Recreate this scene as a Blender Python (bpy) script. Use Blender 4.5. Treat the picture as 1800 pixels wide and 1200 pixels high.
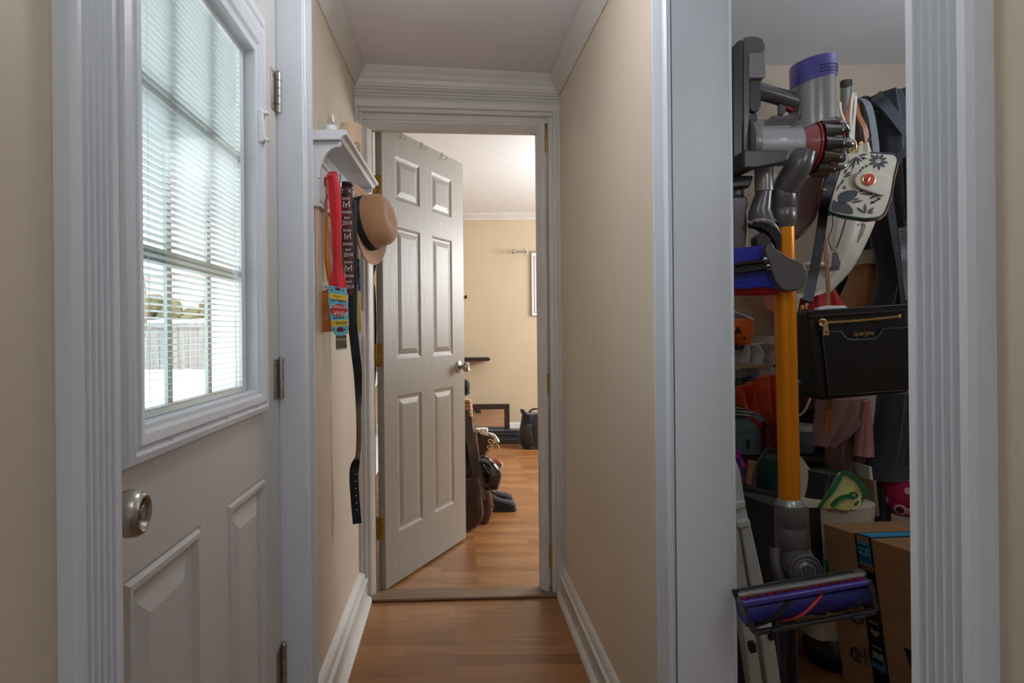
import bpy, math, random
from mathutils import Vector, Matrix
random.seed(7)
for _o in list(bpy.data.objects): bpy.data.objects.remove(_o)
S = bpy.context.scene
C = S.collection
PI = math.pi
# ------------------------------------------------------------------ camera, sky, lights, exposure
F, CX, CY, H, R = 1100.0, 796.0, 585.0, 1.13, 0.010
cd = bpy.data.cameras.new('camera'); cam = bpy.data.objects.new('camera', cd); C.objects.link(cam)
cam.location = (0, 0, H); cam.rotation_euler = (PI/2, R, 0)
cd.sensor_width = 36; cd.lens = 36*F/1800; cd.clip_start = .02; cd.clip_end = 200
cd.shift_x = (900-CX)/1800; cd.shift_y = -(600-CY)/1800
S.camera = cam
S.view_settings.view_transform = 'Standard'; S.view_settings.look = 'None'
S.view_settings.gamma = 1; S.view_settings.use_curve_mapping = False
S.view_settings.exposure = 0.0
w = bpy.data.worlds.new('world'); S.world = w; w.use_nodes = True
w.node_tree.nodes['Background'].inputs[0].default_value = (.90, .95, 1, 1)
w.node_tree.nodes['Background'].inputs[1].default_value = 4.4
def area(name, loc, aim, sx, sy, power, col):
    l = bpy.data.lights.new(name, 'AREA'); l.shape = 'RECTANGLE'; l.size = sx; l.size_y = sy
    l.energy = power; l.color = col
    o = bpy.data.objects.new(name, l); C.objects.link(o); o.location = loc
    o.rotation_euler = (Vector(aim)-Vector(loc)).to_track_quat('-Z', 'Y').to_euler()
    return o
def lamp(name, loc, r, power, col):
    l = bpy.data.lights.new(name, 'POINT'); l.energy = power; l.color = col; l.shadow_soft_size = r
    o = bpy.data.objects.new(name, l); C.objects.link(o); o.location = loc
area('daylight_fill_behind', (.10, -2.4, 1.70), (.15, 1.5, 1.45), 1.5, 1.2, 4, (.86, .93, 1))  # added soft daylight fill; the wall behind has no window opening
lamp('hall_ceiling_lamp', (.03, 1.38, 1.99), .10, 6.0, (.96, .97, 1))
area('bounced_flash', (.03, -2.2, 1.25), (.03, 1.4, 2.6), .6, .5, 6, (.88, .94, 1))
lamp('hall_fill', (.03, .10, 1.90), .12, 3.2, (.90, .95, 1))  # added fill light for the near casings, no fixture hangs here
lamp('closet_fill', (.95, .42, 1.75), .08, 3.6, (.88, .94, 1))  # unseen point light added to lift the dark closet
area('closet_ceiling_fill', (1.90, 1.15, 1.62), (1.35, 1.65, 2.7), .4, .4, 10, (.82, .90, 1))  # unseen upward fill, added to brighten the closet ceiling
area('far_room_window_light', (2.9, 5.2, 1.5), (.4, 5.6, .4), 1.5, 1.3, 150, (.98, .98, 1))
area('far_room_ceiling_fill', (1.7, 4.3, 1.7), (1.2, 4.6, 3), .5, .5, 38, (.92, .96, 1))  # unseen upward fill that brightens the far ceiling, not a fixture

def P(px, py, Y):
    dx = px-CX; dy = py-CY
    return Vector(((dx-R*dy)*Y/F, Y, H-(dy+R*dx)*Y/F))
def PX(px, py, x):            # the point of a pixel ray on the plane X = x
    dx = px-CX; dy = py-CY; Y = x*F/(dx-R*dy)
    return P(px, py, Y)
# ------------------------------------------------------------------ materials
def lin(c):
    r = []
    for v in c:
        v = v/255
        r.append(v/12.92 if v <= .04045 else ((v+.055)/1.055)**2.4)
    return (*r, 1)
def M(name, c, rough=.5, metal=0, var=.08, vs=9, bump=.06, bs=60, kind='noise', coat=0, c2=None, stretch=None, spec=.5, sheen=0, detail=4):
    m = bpy.data.materials.new(name); m.use_nodes = True
    nt = m.node_tree; N = nt.nodes; L = nt.links; b = N['Principled BSDF']
    b.inputs['Roughness'].default_value = rough; b.inputs['Metallic'].default_value = metal
    b.inputs['Coat Weight'].default_value = coat; b.inputs['Specular IOR Level'].default_value = spec
    b.inputs['Sheen Weight'].default_value = sheen
    tc = N.new('ShaderNodeTexCoord'); mp = N.new('ShaderNodeMapping'); L.new(tc.outputs['Object'], mp.inputs[0])
    if stretch: mp.inputs['Scale'].default_value = stretch
    n1 = N.new('ShaderNodeTexNoise'); n1.inputs['Scale'].default_value = vs; n1.inputs['Detail'].default_value = detail
    L.new(mp.outputs[0], n1.inputs['Vector'])
    rp = N.new('ShaderNodeValToRGB'); a = lin(c)
    if c2: d = lin(c2); lo, hi = a, d
    else:
        lo = tuple(v*(1-var) for v in a[:3])+(1,); hi = tuple(min(1, v*(1+var)) for v in a[:3])+(1,)
    rp.color_ramp.elements[0].position = .35; rp.color_ramp.elements[1].position = .65
    rp.color_ramp.elements[0].color = lo; rp.color_ramp.elements[1].color = hi
    L.new(n1.outputs['Fac'], rp.inputs[0]); L.new(rp.outputs[0], b.inputs['Base Color'])
    if bump:
        if kind == 'leather':
            t = N.new('ShaderNodeTexVoronoi'); t.inputs['Scale'].default_value = bs; o = t.outputs['Distance']
        elif kind == 'rib':
            t = N.new('ShaderNodeTexWave'); t.inputs['Scale'].default_value = bs; o = t.outputs['Fac']
        else:
            t = N.new('ShaderNodeTexNoise'); t.inputs['Scale'].default_value = bs; t.inputs['Detail'].default_value = 3; o = t.outputs['Fac']
        L.new(mp.outputs[0], t.inputs['Vector'])
        bp = N.new('ShaderNodeBump'); bp.inputs['Strength'].default_value = bump; bp.inputs['Distance'].default_value = .01
        L.new(o, bp.inputs['Height']); L.new(bp.outputs[0], b.inputs['Normal'])
    return m
def Mglass(name, tint=(1, 1, 1), refl=.12, dens=0.0):
    m = bpy.data.materials.new(name); m.use_nodes = True; nt = m.node_tree; N = nt.nodes; L = nt.links
    N.remove(N['Principled BSDF']); out = N['Material Output']
    tr = N.new('ShaderNodeBsdfTransparent'); tr.inputs[0].default_value = (*tint, 1)
    gl = N.new('ShaderNodeBsdfGlossy'); gl.inputs['Roughness'].default_value = .03; gl.inputs['Color'].default_value = (1, 1, 1, 1)
    lw = N.new('ShaderNodeLayerWeight'); lw.inputs[0].default_value = .5
    pw = N.new('ShaderNodeMath'); pw.operation = 'POWER'; pw.inputs[1].default_value = 5; L.new(lw.outputs['Facing'], pw.inputs[0])
    fr = N.new('ShaderNodeMath'); fr.operation = 'MULTIPLY_ADD'; fr.inputs[1].default_value = .5; fr.inputs[2].default_value = .012; L.new(pw.outputs[0], fr.inputs[0])
    mx = N.new('ShaderNodeMixShader'); L.new(fr.outputs[0], mx.inputs[0]); L.new(tr.outputs[0], mx.inputs[1]); L.new(gl.outputs[0], mx.inputs[2])
    if dens:
        df = N.new('ShaderNodeBsdfDiffuse'); df.inputs[0].default_value = (.8, .8, .8, 1)
        m2 = N.new('ShaderNodeMixShader'); m2.inputs[0].default_value = dens
        L.new(mx.outputs[0], m2.inputs[1]); L.new(df.outputs[0], m2.inputs[2]); L.new(m2.outputs[0], out.inputs[0])
    else: L.new(mx.outputs[0], out.inputs[0])
    return m
def Mfloor(name):
    m = bpy.data.materials.new(name); m.use_nodes = True; nt = m.node_tree; N = nt.nodes; L = nt.links; b = N['Principled BSDF']
    tc = N.new('ShaderNodeTexCoord')
    br = N.new('ShaderNodeTexBrick'); L.new(tc.outputs['Object'], br.inputs['Vector'])
    br.inputs['Scale'].default_value = 1; br.inputs['Brick Width'].default_value = .46; br.inputs['Row Height'].default_value = .066
    br.inputs['Mortar Size'].default_value = .0006; br.inputs['Mortar Smooth'].default_value = .3; br.offset = .37; br.offset_frequency = 3
    br.inputs['Color1'].default_value = lin((142, 94, 52)); br.inputs['Color2'].default_value = lin((174, 124, 74)); br.inputs['Mortar'].default_value = lin((104, 68, 42))
    br.inputs['Bias'].default_value = -.1
    mp = N.new('ShaderNodeMapping'); mp.inputs['Scale'].default_value = (1.6, 26, 1); L.new(tc.outputs['Object'], mp.inputs[0])
    no = N.new('ShaderNodeTexNoise'); no.inputs['Scale'].default_value = 3; no.inputs['Detail'].default_value = 7; no.inputs['Distortion'].default_value = .6; L.new(mp.outputs[0], no.inputs['Vector'])
    rp = N.new('ShaderNodeValToRGB'); rp.color_ramp.elements[0].position = .3; rp.color_ramp.elements[0].color = (.66, .60, .54, 1)
    rp.color_ramp.elements[1].position = .62; rp.color_ramp.elements[1].color = (1, 1, 1, 1); L.new(no.outputs['Fac'], rp.inputs[0])
    mx = N.new('ShaderNodeMix'); mx.data_type = 'RGBA'; mx.blend_type = 'MULTIPLY'; mx.inputs[0].default_value = .85
    L.new(br.outputs['Color'], mx.inputs[6]); L.new(rp.outputs[0], mx.inputs[7]); L.new(mx.outputs[2], b.inputs['Base Color'])
    b.inputs['Roughness'].default_value = .34
    bp = N.new('ShaderNodeBump'); bp.inputs['Strength'].default_value = .15; bp.inputs['Distance'].default_value = .002
    L.new(br.outputs['Fac'], bp.inputs['Height']); bp.invert = True; L.new(bp.outputs[0], b.inputs['Normal'])
    return m
def Mpattern(name, ca, cb, scale, th=.45, kind='voronoi', rough=.5):
    m = bpy.data.materials.new(name); m.use_nodes = True; nt = m.node_tree; N = nt.nodes; L = nt.links; b = N['Principled BSDF']
    tc = N.new('ShaderNodeTexCoord')
    if kind == 'wave':
        t = N.new('ShaderNodeTexWave'); t.inputs['Scale'].default_value = scale; o = t.outputs['Fac']
    elif kind == 'checker':
        t = N.new('ShaderNodeTexChecker'); t.inputs['Scale'].default_value = scale; o = t.outputs['Fac']
    else:
        t = N.new('ShaderNodeTexVoronoi'); t.inputs['Scale'].default_value = scale; o = t.outputs['Distance']
    L.new(tc.outputs['Object'], t.inputs['Vector'])
    rp = N.new('ShaderNodeValToRGB'); rp.color_ramp.interpolation = 'CONSTANT'; rp.color_ramp.elements[0].color = lin(ca)
    rp.color_ramp.elements[1].color = lin(cb); rp.color_ramp.elements[1].position = th
    L.new(o, rp.inputs[0]); L.new(rp.outputs[0], b.inputs['Base Color']); b.inputs['Roughness'].default_value = rough
    return m
mt = {}
mt['wall'] = M('beige_wall_paint', (205, 191, 172), .5, var=.03, vs=2.5, bump=.03, bs=90)
mt['wallfar'] = M('tan_wall_paint', (188, 170, 142), .6, var=.03, vs=2, bump=.03, bs=80)
mt['trim'] = M('white_trim_paint', (212, 217, 224), .38, var=.05, vs=5, bump=.08, bs=22, stretch=(1, 1, .25))
mt['trimwarm'] = M('offwhite_trim_paint', (200, 196, 190), .42, var=.05, vs=6, bump=.08, bs=25)
mt['ceil'] = M('ceiling_paint', (222, 222, 227), .75, var=.025, vs=2.5, bump=.04, bs=40)
mt['ceilfar'] = M('far_ceiling_paint', (222, 224, 224), .8, var=.02, bump=.03)
mt['extdoor'] = M('entry_door_paint', (198, 195, 192), .36, var=.03, vs=4, bump=.05, bs=35)
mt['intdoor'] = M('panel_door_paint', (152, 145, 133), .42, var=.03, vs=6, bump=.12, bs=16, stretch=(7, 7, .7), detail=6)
mt['floor'] = Mfloor('oak_laminate')
mt['threshold'] = M('worn_oak_threshold', (112, 88, 64), .5, c2=(134, 108, 80), vs=14, stretch=(.4, 4, 1), bump=.1)
mt['nickel'] = M('satin_nickel', (178, 172, 162), .3, 1, var=.03, bump=.02)
mt['chrome'] = M('polished_chrome', (205, 205, 208), .12, 1, var=.02, bump=0)
mt['brass'] = M('aged_brass', (196, 154, 72), .42, .55, c2=(164, 124, 56), vs=40, bump=.05)
mt['gold'] = M('pale_gold', (228, 198, 142), .25, 1, var=.05, bump=.02)
mt['glass'] = Mglass('window_glass', (.98, .995, .99))
mt['clear'] = Mglass('clear_plastic', (.86, .87, .89), dens=.10)
mt['slat'] = M('blind_slat', (214, 222, 220), .5, var=.02, bump=0)
_m = mt['slat']; _n = _m.node_tree.nodes; _l = _m.node_tree.links; _t = _n.new('ShaderNodeBsdfTranslucent'); _t.inputs[0].default_value = (.80, .81, .80, 1)
_x = _n.new('ShaderNodeMixShader'); _x.inputs[0].default_value = .38; _l.new(_n['Principled BSDF'].outputs[0], _x.inputs[1]); _l.new(_t.outputs[0], _x.inputs[2]); _l.new(_x.outputs[0], _n['Material Output'].inputs[0])
mt['muntin'] = M('muntin_vinyl', (150, 165, 162), .5, var=.02, bump=0)
mt['siding'] = M('pale_siding', (128, 138, 136), .6, var=.04, bump=.05)
mt['snow'] = M('snow', (240, 243, 250), .8, var=.02, vs=2, bump=.2, bs=3)
mt['fence'] = M('weathered_fence_wood', (118, 116, 111), .8, c2=(142, 140, 135), vs=6, stretch=(3, 3, .3), bump=.2, bs=20)
mt['hedge'] = M('dry_hedge', (74, 76, 50), .9, c2=(110, 102, 66), vs=14, bump=.8, bs=14)
mt['stone'] = M('pale_brickwork', (176, 160, 150), .9, c2=(196, 184, 176), vs=7, bump=.2, bs=14)
mt['edgebrown'] = M('edge_brown', (104, 92, 74), .9, c2=(130, 116, 92), vs=9, bump=.5, bs=12)
mt['black'] = M('black_rubber', (24, 24, 26), .55, var=.2, bump=.05)
mt['blackleather'] = M('black_leather', (9, 9, 11), .32, var=.2, bump=.10, bs=260, kind='leather')
mt['blackcloth'] = M('black_cloth', (27, 27, 32), .8, var=.25, bump=.25, bs=60, sheen=.2)
mt['navy'] = M('charcoal_navy_cloth', (44, 48, 58), .75, var=.15, bump=.2, bs=55, sheen=.2)
mt['brownleather'] = M('dark_brown_leather', (46, 30, 25), .32, c2=(62, 42, 34), vs=18, bump=.12, bs=180, kind='leather')
mt['winebrown'] = M('wine_brown_leather', (92, 62, 55), .3, c2=(74, 46, 42), vs=12, bump=.1, bs=70, stretch=(1, 1, .3))
mt['tanstrap'] = M('tan_leather', (150, 90, 52), .45, var=.12, bump=.1, bs=160, kind='leather')
mt['ivory'] = M('ivory_leather', (196, 188, 172), .42, var=.05, vs=12, bump=.12, bs=35)
mt['greystrap'] = M('blue_grey_leather', (96, 104, 114), .45, var=.1, bump=.1, bs=160, kind='leather')
mt['dgrey'] = M('dark_grey_plastic', (102, 99, 101), .28, .35, var=.05, bump=.01)
mt['mgrey'] = M('mid_grey_plastic', (144, 142, 143), .26, .3, var=.05, bump=.01)
mt['charcoal'] = M('charcoal_plastic', (62, 60, 62), .35, .1, var=.06, bump=.02)
mt['purple'] = M('purple_plastic', (74, 68, 152), .28, var=.04, bump=.01, coat=.3)
mt['blue'] = M('blue_plastic', (30, 42, 178), .3, var=.06, bump=.02, coat=.3)
mt['roller'] = M('blue_roller_felt', (26, 30, 112), .45, c2=(34, 40, 128), vs=20, bump=.1)
mt['red'] = M('red_plastic', (176, 28, 34), .3, var=.06, bump=.01, coat=.3)
mt['orange'] = M('orange_anodised_tube', (226, 138, 10), .3, .45, var=.05, vs=5, bump=.02, bs=120)
mt['cyclone'] = M('gunmetal_cyclone', (122, 122, 120), .14, .9, var=.04, bump=.0)
mt['bristle'] = M('black_bristle', (26, 25, 25), .85, var=.3, bump=.7, bs=120, stretch=(1, 1, .1))
mt['redribbon'] = M('red_satin', (214, 28, 40), .45, var=.08, vs=6, bump=.12, bs=40, sheen=.2)
mt['orangeribbon'] = M('orange_satin', (222, 122, 22), .5, var=.08, bump=.1)
mt['maroon'] = M('maroon_ribbon', (92, 32, 42), .6, var=.1, bump=.1)
mt['greenrib'] = Mpattern('green_patterned_ribbon', (20, 26, 18), (88, 170, 44), 55, .5, 'wave')
mt['bluerib'] = Mpattern('blue_patterned_ribbon', (32, 42, 92), (52, 92, 150), 60, .45, 'voronoi')
mt['white'] = M('white_print', (222, 222, 222), .6, var=.03, bump=.02)
mt['medalblue'] = M('enamel_light_blue', (104, 184, 206), .35, var=.03, bump=0)
mt['medalyellow'] = M('enamel_yellow', (232, 190, 52), .35, var=.03, bump=0)
mt['medalred'] = M('enamel_red', (200, 40, 46), .35, var=.03, bump=0)
mt['medalorange'] = M('enamel_orange', (200, 112, 26), .4, var=.05, bump=.02)
mt['ink'] = M('dark_ink', (28, 34, 46), .5, var=.05, bump=0)
mt['pewter'] = M('antique_pewter', (130, 124, 96), .4, .8, c2=(84, 80, 62), vs=90, bump=.3, bs=180)
mt['palewood'] = M('pale_wood', (206, 186, 118), .55, c2=(190, 166, 98), vs=12, bump=.08, stretch=(5, 5, .6))
mt['felt'] = M('tan_wool_felt', (188, 144, 106), .85, c2=(176, 130, 92), vs=9, bump=.12, bs=160, sheen=.3)
mt['ribbonblack'] = M('black_grosgrain', (22, 24, 26), .7, var=.1, bump=.1)
mt['candle'] = M('peach_wax', (222, 188, 158), .55, var=.04, bump=.04)
mt['speckle'] = Mpattern('speckled_seed_band', (48, 40, 34), (196, 170, 140), 170, .38)
mt['darkwood'] = M('espresso_wood', (52, 34, 28), .38, c2=(40, 26, 22), vs=8, bump=.06, stretch=(.4, 3, 3))
mt['mirror'] = M('mirror_glass', (225, 225, 225), .03, 1, var=.01, bump=0)
mt['bootbrown'] = M('brown_boot_leather', (64, 36, 26), .38, c2=(84, 48, 34), vs=10, bump=.12, bs=60)
mt['shearling'] = M('cream_shearling', (222, 212, 196), .95, var=.06, vs=30, bump=.8, bs=55)
mt['lace'] = M('cream_lace', (206, 186, 146), .7, var=.08, bump=.2, bs=200)
mt['patent'] = M('black_patent', (16, 17, 20), .12, var=.1, bump=.12, bs=9, coat=.5)
mt['sneaker'] = M('red_brown_suede', (140, 58, 42), .7, var=.12, bump=.15)
mt['kraft'] = M('kraft_cardboard', (158, 120, 84), .75, c2=(146, 110, 75), vs=14, bump=.06, bs=50, stretch=(1, 1, 4))
mt['kraftdark'] = M('brown_cardboard', (150, 126, 104), .8, var=.05, bump=.05)
mt['tape'] = M('black_packing_tape', (30, 31, 38), .3, var=.1, bump=.03)
mt['tapeblue'] = M('cyan_print', (54, 150, 190), .45, var=.03, bump=0)
mt['canvas'] = M('natural_canvas', (208, 196, 172), .85, var=.05, vs=10, bump=.3, bs=70)
mt['greentrim'] = M('green_binding', (30, 112, 66), .7, var=.1, bump=.15)
mt['yellowcloth'] = M('pale_yellow_cloth', (226, 218, 146), .8, var=.05, bump=.2, bs=60)
mt['olive'] = M('olive_cloth', (62, 84, 56), .85, var=.12, bump=.2)
mt['forest'] = M('forest_green_cloth', (22, 58, 50), .8, var=.15, bump=.2)
mt['dusty'] = M('dusty_pink_cloth', (158, 122, 118), .85, c2=(140, 106, 104), vs=8, bump=.35, bs=26)
mt['pinkcloth'] = M('rose_cloth', (176, 126, 124), .85, var=.06, bump=.2, bs=30)
mt['magenta'] = Mpattern('magenta_ring_print', (226, 190, 190), (168, 22, 76), 17, .40)
_r = mt['magenta'].node_tree.nodes['Color Ramp'].color_ramp
_r.elements[0].color = lin((110, 10, 44)); _r.elements[1].position = .40; _e = _r.elements.new(.30); _e.color = lin((226, 190, 190))
mt['redcloth'] = M('red_cloth', (172, 22, 36), .7, var=.12, bump=.2, bs=30)
mt['crimson'] = M('dark_red_gift_paper', (122, 20, 28), .4, c2=(96, 14, 22), vs=20, bump=.2)
mt['plasticbag'] = M('white_plastic_bag', (212, 206, 202), .45, c2=(190, 180, 176), vs=14, bump=.9, bs=16)
mt['orangebag'] = M('orange_plastic_bag', (214, 84, 42), .35, c2=(176, 58, 30), vs=10, bump=.8, bs=14)
mt['pumpkin'] = M('pumpkin_orange_plastic', (238, 112, 22), .4, var=.05, bump=.05)
mt['stripe'] = Mpattern('striped_ticking', (186, 170, 158), (150, 136, 128), 45, .5, 'wave', .85)
mt['greendk'] = M('dull_green_cloth', (58, 74, 52), .8, var=.12, bump=.2)
mt['paper'] = M('white_paper', (214, 214, 210), .7, var=.03, bump=.02)
mt['tealbox'] = M('grey_teal_card', (112, 132, 136), .65, var=.05, bump=.03)
mt['ladder'] = M('pale_grey_plastic', (204, 212, 210), .42, var=.04, bump=.04)
mt['silver'] = M('silver_plastic', (150, 154, 150), .28, .5, var=.04, bump=.02)
mt['shroud'] = M('bin_shroud_silver', (206, 206, 206), .35, .2, var=.05, vs=20, bump=.1, bs=200)
mt['steel'] = M('bin_steel', (112, 118, 118), .35, .6, var=.04, bump=.02)
mt['binbody'] = M('dark_slate_plastic', (46, 50, 58), .4, var=.1, bump=.03)
mt['quilt'] = M('pleated_grey_leather', (66, 60, 60), .3, c2=(96, 88, 84), vs=60, bump=.9, bs=40, kind='rib')
mt['uggs'] = M('chestnut_suede', (178, 122, 70), .85, c2=(160, 104, 56), vs=10, bump=.15, sheen=.3)
mt['teal'] = M('teal_lining', (16, 122, 116), .5, var=.05, bump=0)
mt['salmon'] = M('salmon_plastic', (206, 108, 92), .5, var=.05, bump=.02)
mt['zippull'] = M('grey_suede_tab', (92, 86, 86), .7, var=.08, bump=.1)
# ------------------------------------------------------------------ mesh helpers
def wl(p):
    v = Vector((0, 0, 0))
    while p: v += p.location; p = p.parent
    return v
class MB:
    def __init__(s): s.v = []; s.f = []; s.m = []; s.mi = 0
    def add(s, vs, fs):
        b = len(s.v); s.v += [Vector(x) for x in vs]
        for f in fs: s.f.append([b+i for i in f]); s.m.append(s.mi)
        return s
    def mat(s, i): s.mi = i; return s
    def box(s, x0, x1, y0, y1, z0, z1):
        return s.add([(x, y, z) for z in (z0, z1) for y in (y0, y1) for x in (x0, x1)],
                     [(0, 2, 3, 1), (4, 5, 7, 6), (0, 1, 5, 4), (1, 3, 7, 5), (3, 2, 6, 7), (2, 0, 4, 6)])
    def obox(s, c, u, v, n, su, sv, sn):     # centre, unit axes, full sizes
        c = Vector(c); u = Vector(u)*su/2; v = Vector(v)*sv/2; n = Vector(n)*sn/2
        vs = [c+a*u+b*v+d*n for d in (-1, 1) for b in (-1, 1) for a in (-1, 1)]
        return s.add(vs, [(0, 2, 3, 1), (4, 5, 7, 6), (0, 1, 5, 4), (1, 3, 7, 5), (3, 2, 6, 7), (2, 0, 4, 6)])
    def prism(s, pts, off):
        n = len(pts); off = Vector(off); a = [Vector(p) for p in pts]
        return s.add(a+[p+off for p in a], [list(range(n)), list(range(2*n-1, n-1, -1))]+[(i, i+n, (i+1) % n+n, (i+1) % n) for i in range(n)])
    def loft(s, rings, caps=True, closed=True):
        n = len(rings[0]); fs = []
        for k in range(len(rings)-1):
            for i in range(n if closed else n-1):
                j = (i+1) % n
                fs.append((k*n+i, k*n+j, (k+1)*n+j, (k+1)*n+i))
        if caps: fs.append(list(range(n-1, -1, -1))); b = (len(rings)-1)*n; fs.append([b+i for i in range(n)])
        return s.add([p for r in rings for p in r], fs)
    def lathe(s, prof, o, ax, n=24, caps=True):
        o = Vector(o); ax = Vector(ax).normalized(); u = ax.orthogonal().normalized(); w_ = ax.cross(u)
        return s.loft([[o+ax*h+(u*math.cos(2*PI*i/n)+w_*math.sin(2*PI*i/n))*max(r, 1e-5) for i in range(n)] for r, h in prof], caps)
    def cyl(s, a, b, r, n=20, r2=None):
        a = Vector(a); b = Vector(b); d = b-a
        return s.lathe([(r, 0), (r if r2 is None else r2, d.length)], a, d, n)
    def tube(s, pts, r, n=10, k=1, side=None, flat=1.0):
        pts = [Vector(p) for p in pts]
        if k > 1: pts = smooth(pts, k)
        m = len(pts); rr = r if callable(r) else (lambda t: r)
        rings = []; u = None
        for i, p in enumerate(pts):
            d = (pts[min(i+1, m-1)]-pts[max(i-1, 0)]).normalized()
            if side is not None: u = Vector(side); u = (u-d*u.dot(d)).normalized()
            elif u is None: u = d.orthogonal().normalized()
            else: u = (u-d*u.dot(d)).normalized()
            w_ = d.cross(u); q = rr(i/(m-1))
            rings.append([p+(u*math.cos(2*PI*j/n)+w_*math.sin(2*PI*j/n)*flat)*q for j in range(n)])
        return s.loft(rings)
    def ribbon(s, pts, wd, t, side, k=1):
        pts = [Vector(p) for p in pts]
        if k > 1: pts = smooth(pts, k)
        m = len(pts); rings = []; ww = wd if callable(wd) else (lambda q: wd)
        sd = side if callable(side) else (lambda q: side)
        for i, p in enumerate(pts):
            d = (pts[min(i+1, m-1)]-pts[max(i-1, 0)]).normalized(); u = Vector(sd(i/(m-1)))
            u = (u-d*u.dot(d)).normalized(); n_ = d.cross(u); a = u*ww(i/(m-1))/2; b = n_*t/2
            rings.append([p-a-b, p+a-b, p+a+b, p-a+b])
        return s.loft(rings)
    def build(s, name, mats, parent=None, smooth_=False, bevel=0, seg=2, sub=0, solid=0, kind=None, label=None, weld=False):
        if not isinstance(mats, (list, tuple)): mats = [mats]
        if parent is None:
            xs = [v.x for v in s.v]; ys = [v.y for v in s.v]; zs = [v.z for v in s.v]
            org = Vector(((min(xs)+max(xs))/2, (min(ys)+max(ys))/2, min(zs)))
        else: org = wl(parent)
        me = bpy.data.meshes.new(name); me.from_pydata([v-org for v in s.v], [], s.f)
        for m in mats: me.materials.append(mt[m] if isinstance(m, str) else m)
        for p, i in zip(me.polygons, s.m): p.material_index = i
        import bmesh
        bm = bmesh.new(); bm.from_mesh(me)
        if weld: bmesh.ops.remove_doubles(bm, verts=bm.verts, dist=1e-5)
        bmesh.ops.recalc_face_normals(bm, faces=bm.faces); bm.to_mesh(me); bm.free()
        o = bpy.data.objects.new(name, me); C.objects.link(o)
        if parent is None: o.location = org
        else: o.parent = parent
        if solid:
            q = o.modifiers.new('solid', 'SOLIDIFY'); q.thickness = solid; q.offset = 0
        if bevel:
            q = o.modifiers.new('bevel', 'BEVEL'); q.width = bevel; q.segments = seg; q.limit_method = 'ANGLE'; q.angle_limit = .6
        if sub:
            q = o.modifiers.new('sub', 'SUBSURF'); q.levels = sub; q.render_levels = sub
        if smooth_ or bevel or sub:
            me.shade_smooth()
            if not sub: me.set_sharp_from_angle(angle=.7)
        if kind: o['kind'] = kind
        if label: o['label'] = label
        return o
def smooth(pts, k):
    out = []; n = len(pts)
    for i in range(n-1):
        a = pts[max(i-1, 0)]; b = pts[i]; c = pts[i+1]; d = pts[min(i+2, n-1)]
        for j in range(k):
            t = j/k
            out.append(.5*((2*b)+(c-a)*t+(2*a-5*b+4*c-d)*t*t+(3*b-a-3*c+d)*t**3))
    out.append(pts[-1]); return out
def smoothc(pts, k):      # closed
    out = []; n = len(pts)
    for i in range(n):
        a, b, c, d = pts[i-1], pts[i], pts[(i+1) % n], pts[(i+2) % n]
        for j in range(k):
            t = j/k
            out.append(.5*((2*b)+(c-a)*t+(2*a-5*b+4*c-d)*t*t+(3*b-a-3*c+d)*t**3))
    return out
def pts2(l, Y): return [P(a, b, Y) for a, b in l]
def slab(mb, poly, Y, t, k=1):       # outline at distance Y, extruded away by thickness t
    p = pts2(poly, Y)
    if k > 1: p = smoothc(p, k)
    return mb.prism(p, (0, t, 0))
def puff(mb, poly, Y, t, k=4, e=.5, mi=.12, n=9):   # pillow shaped body from an outline
    p = pts2(poly, Y)
    if k > 1: p = smoothc(p, k)
    c = sum(p, Vector())/len(p); rings = []
    for i in range(n):
        a = -1+2*i/(n-1); sc = mi+(1-mi)*max(0, 1-abs(a)**3.2)**e
        rings.append([c+(q-c)*sc+Vector((0, a*t/2, 0)) for q in p])
    return mb.loft(rings)
def drape(mb, Lp, Rp, Y, depth, amp=.006, nf=3, ns=28, nt_=18, ph=0.0, drift=.6):   # hanging cloth or soft bag body with folds
    L_ = smooth([Vector((a, b, 0)) for a, b in Lp], 6); R_ = smooth([Vector((a, b, 0)) for a, b in Rp], 6)
    def at(l, t):
        q = t*(len(l)-1); i = min(int(q), len(l)-2); return l[i].lerp(l[i+1], q-i)
    rings = []
    for j in range(nt_+1):
        t = j/nt_; a = at(L_, t); b = at(R_, t); ring = []
        for side in (0, 1):
            for i in range(ns):
                q = i/(ns-1) if side == 0 else 1-i/(ns-1)
                c = a.lerp(b, q); bulge = depth*math.sqrt(max(0, 1-(2*q-1)**4))/2
                y = amp*(math.sin(2*PI*nf*q+ph+drift*math.sin(3*t+ph))+.4*math.sin(2*PI*nf*2.3*q+1.7*ph+2*t))
                yy = Y+(y-bulge if side == 0 else y+bulge+.001)
                ring.append(P(c.x, c.y, Y)+Vector((0, yy-Y, 0)))
        rings.append(ring)
    return mb.loft(rings)
def thing(name, label, cat, loc=(0, 0, 0), group=None):
    o = bpy.data.objects.new(name, None); C.objects.link(o); o.location = loc; o.empty_display_size = .05
    o['label'] = label; o['category'] = cat
    if group: o['group'] = group
    return o
def tag(o, label, cat, group=None):
    o['label'] = label; o['category'] = cat
    if group: o['group'] = group
    return o
def sroot(name, loc=(0, 0, 0), label=None):
    o = bpy.data.objects.new(name, None); C.objects.link(o); o.location = loc; o['kind'] = 'structure'
    if label: o['label'] = label
    return o
def struct(mb, name, m, label, **k):
    o = mb.build(name, m, None, kind='structure', **k); o['label'] = label; return o
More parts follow.
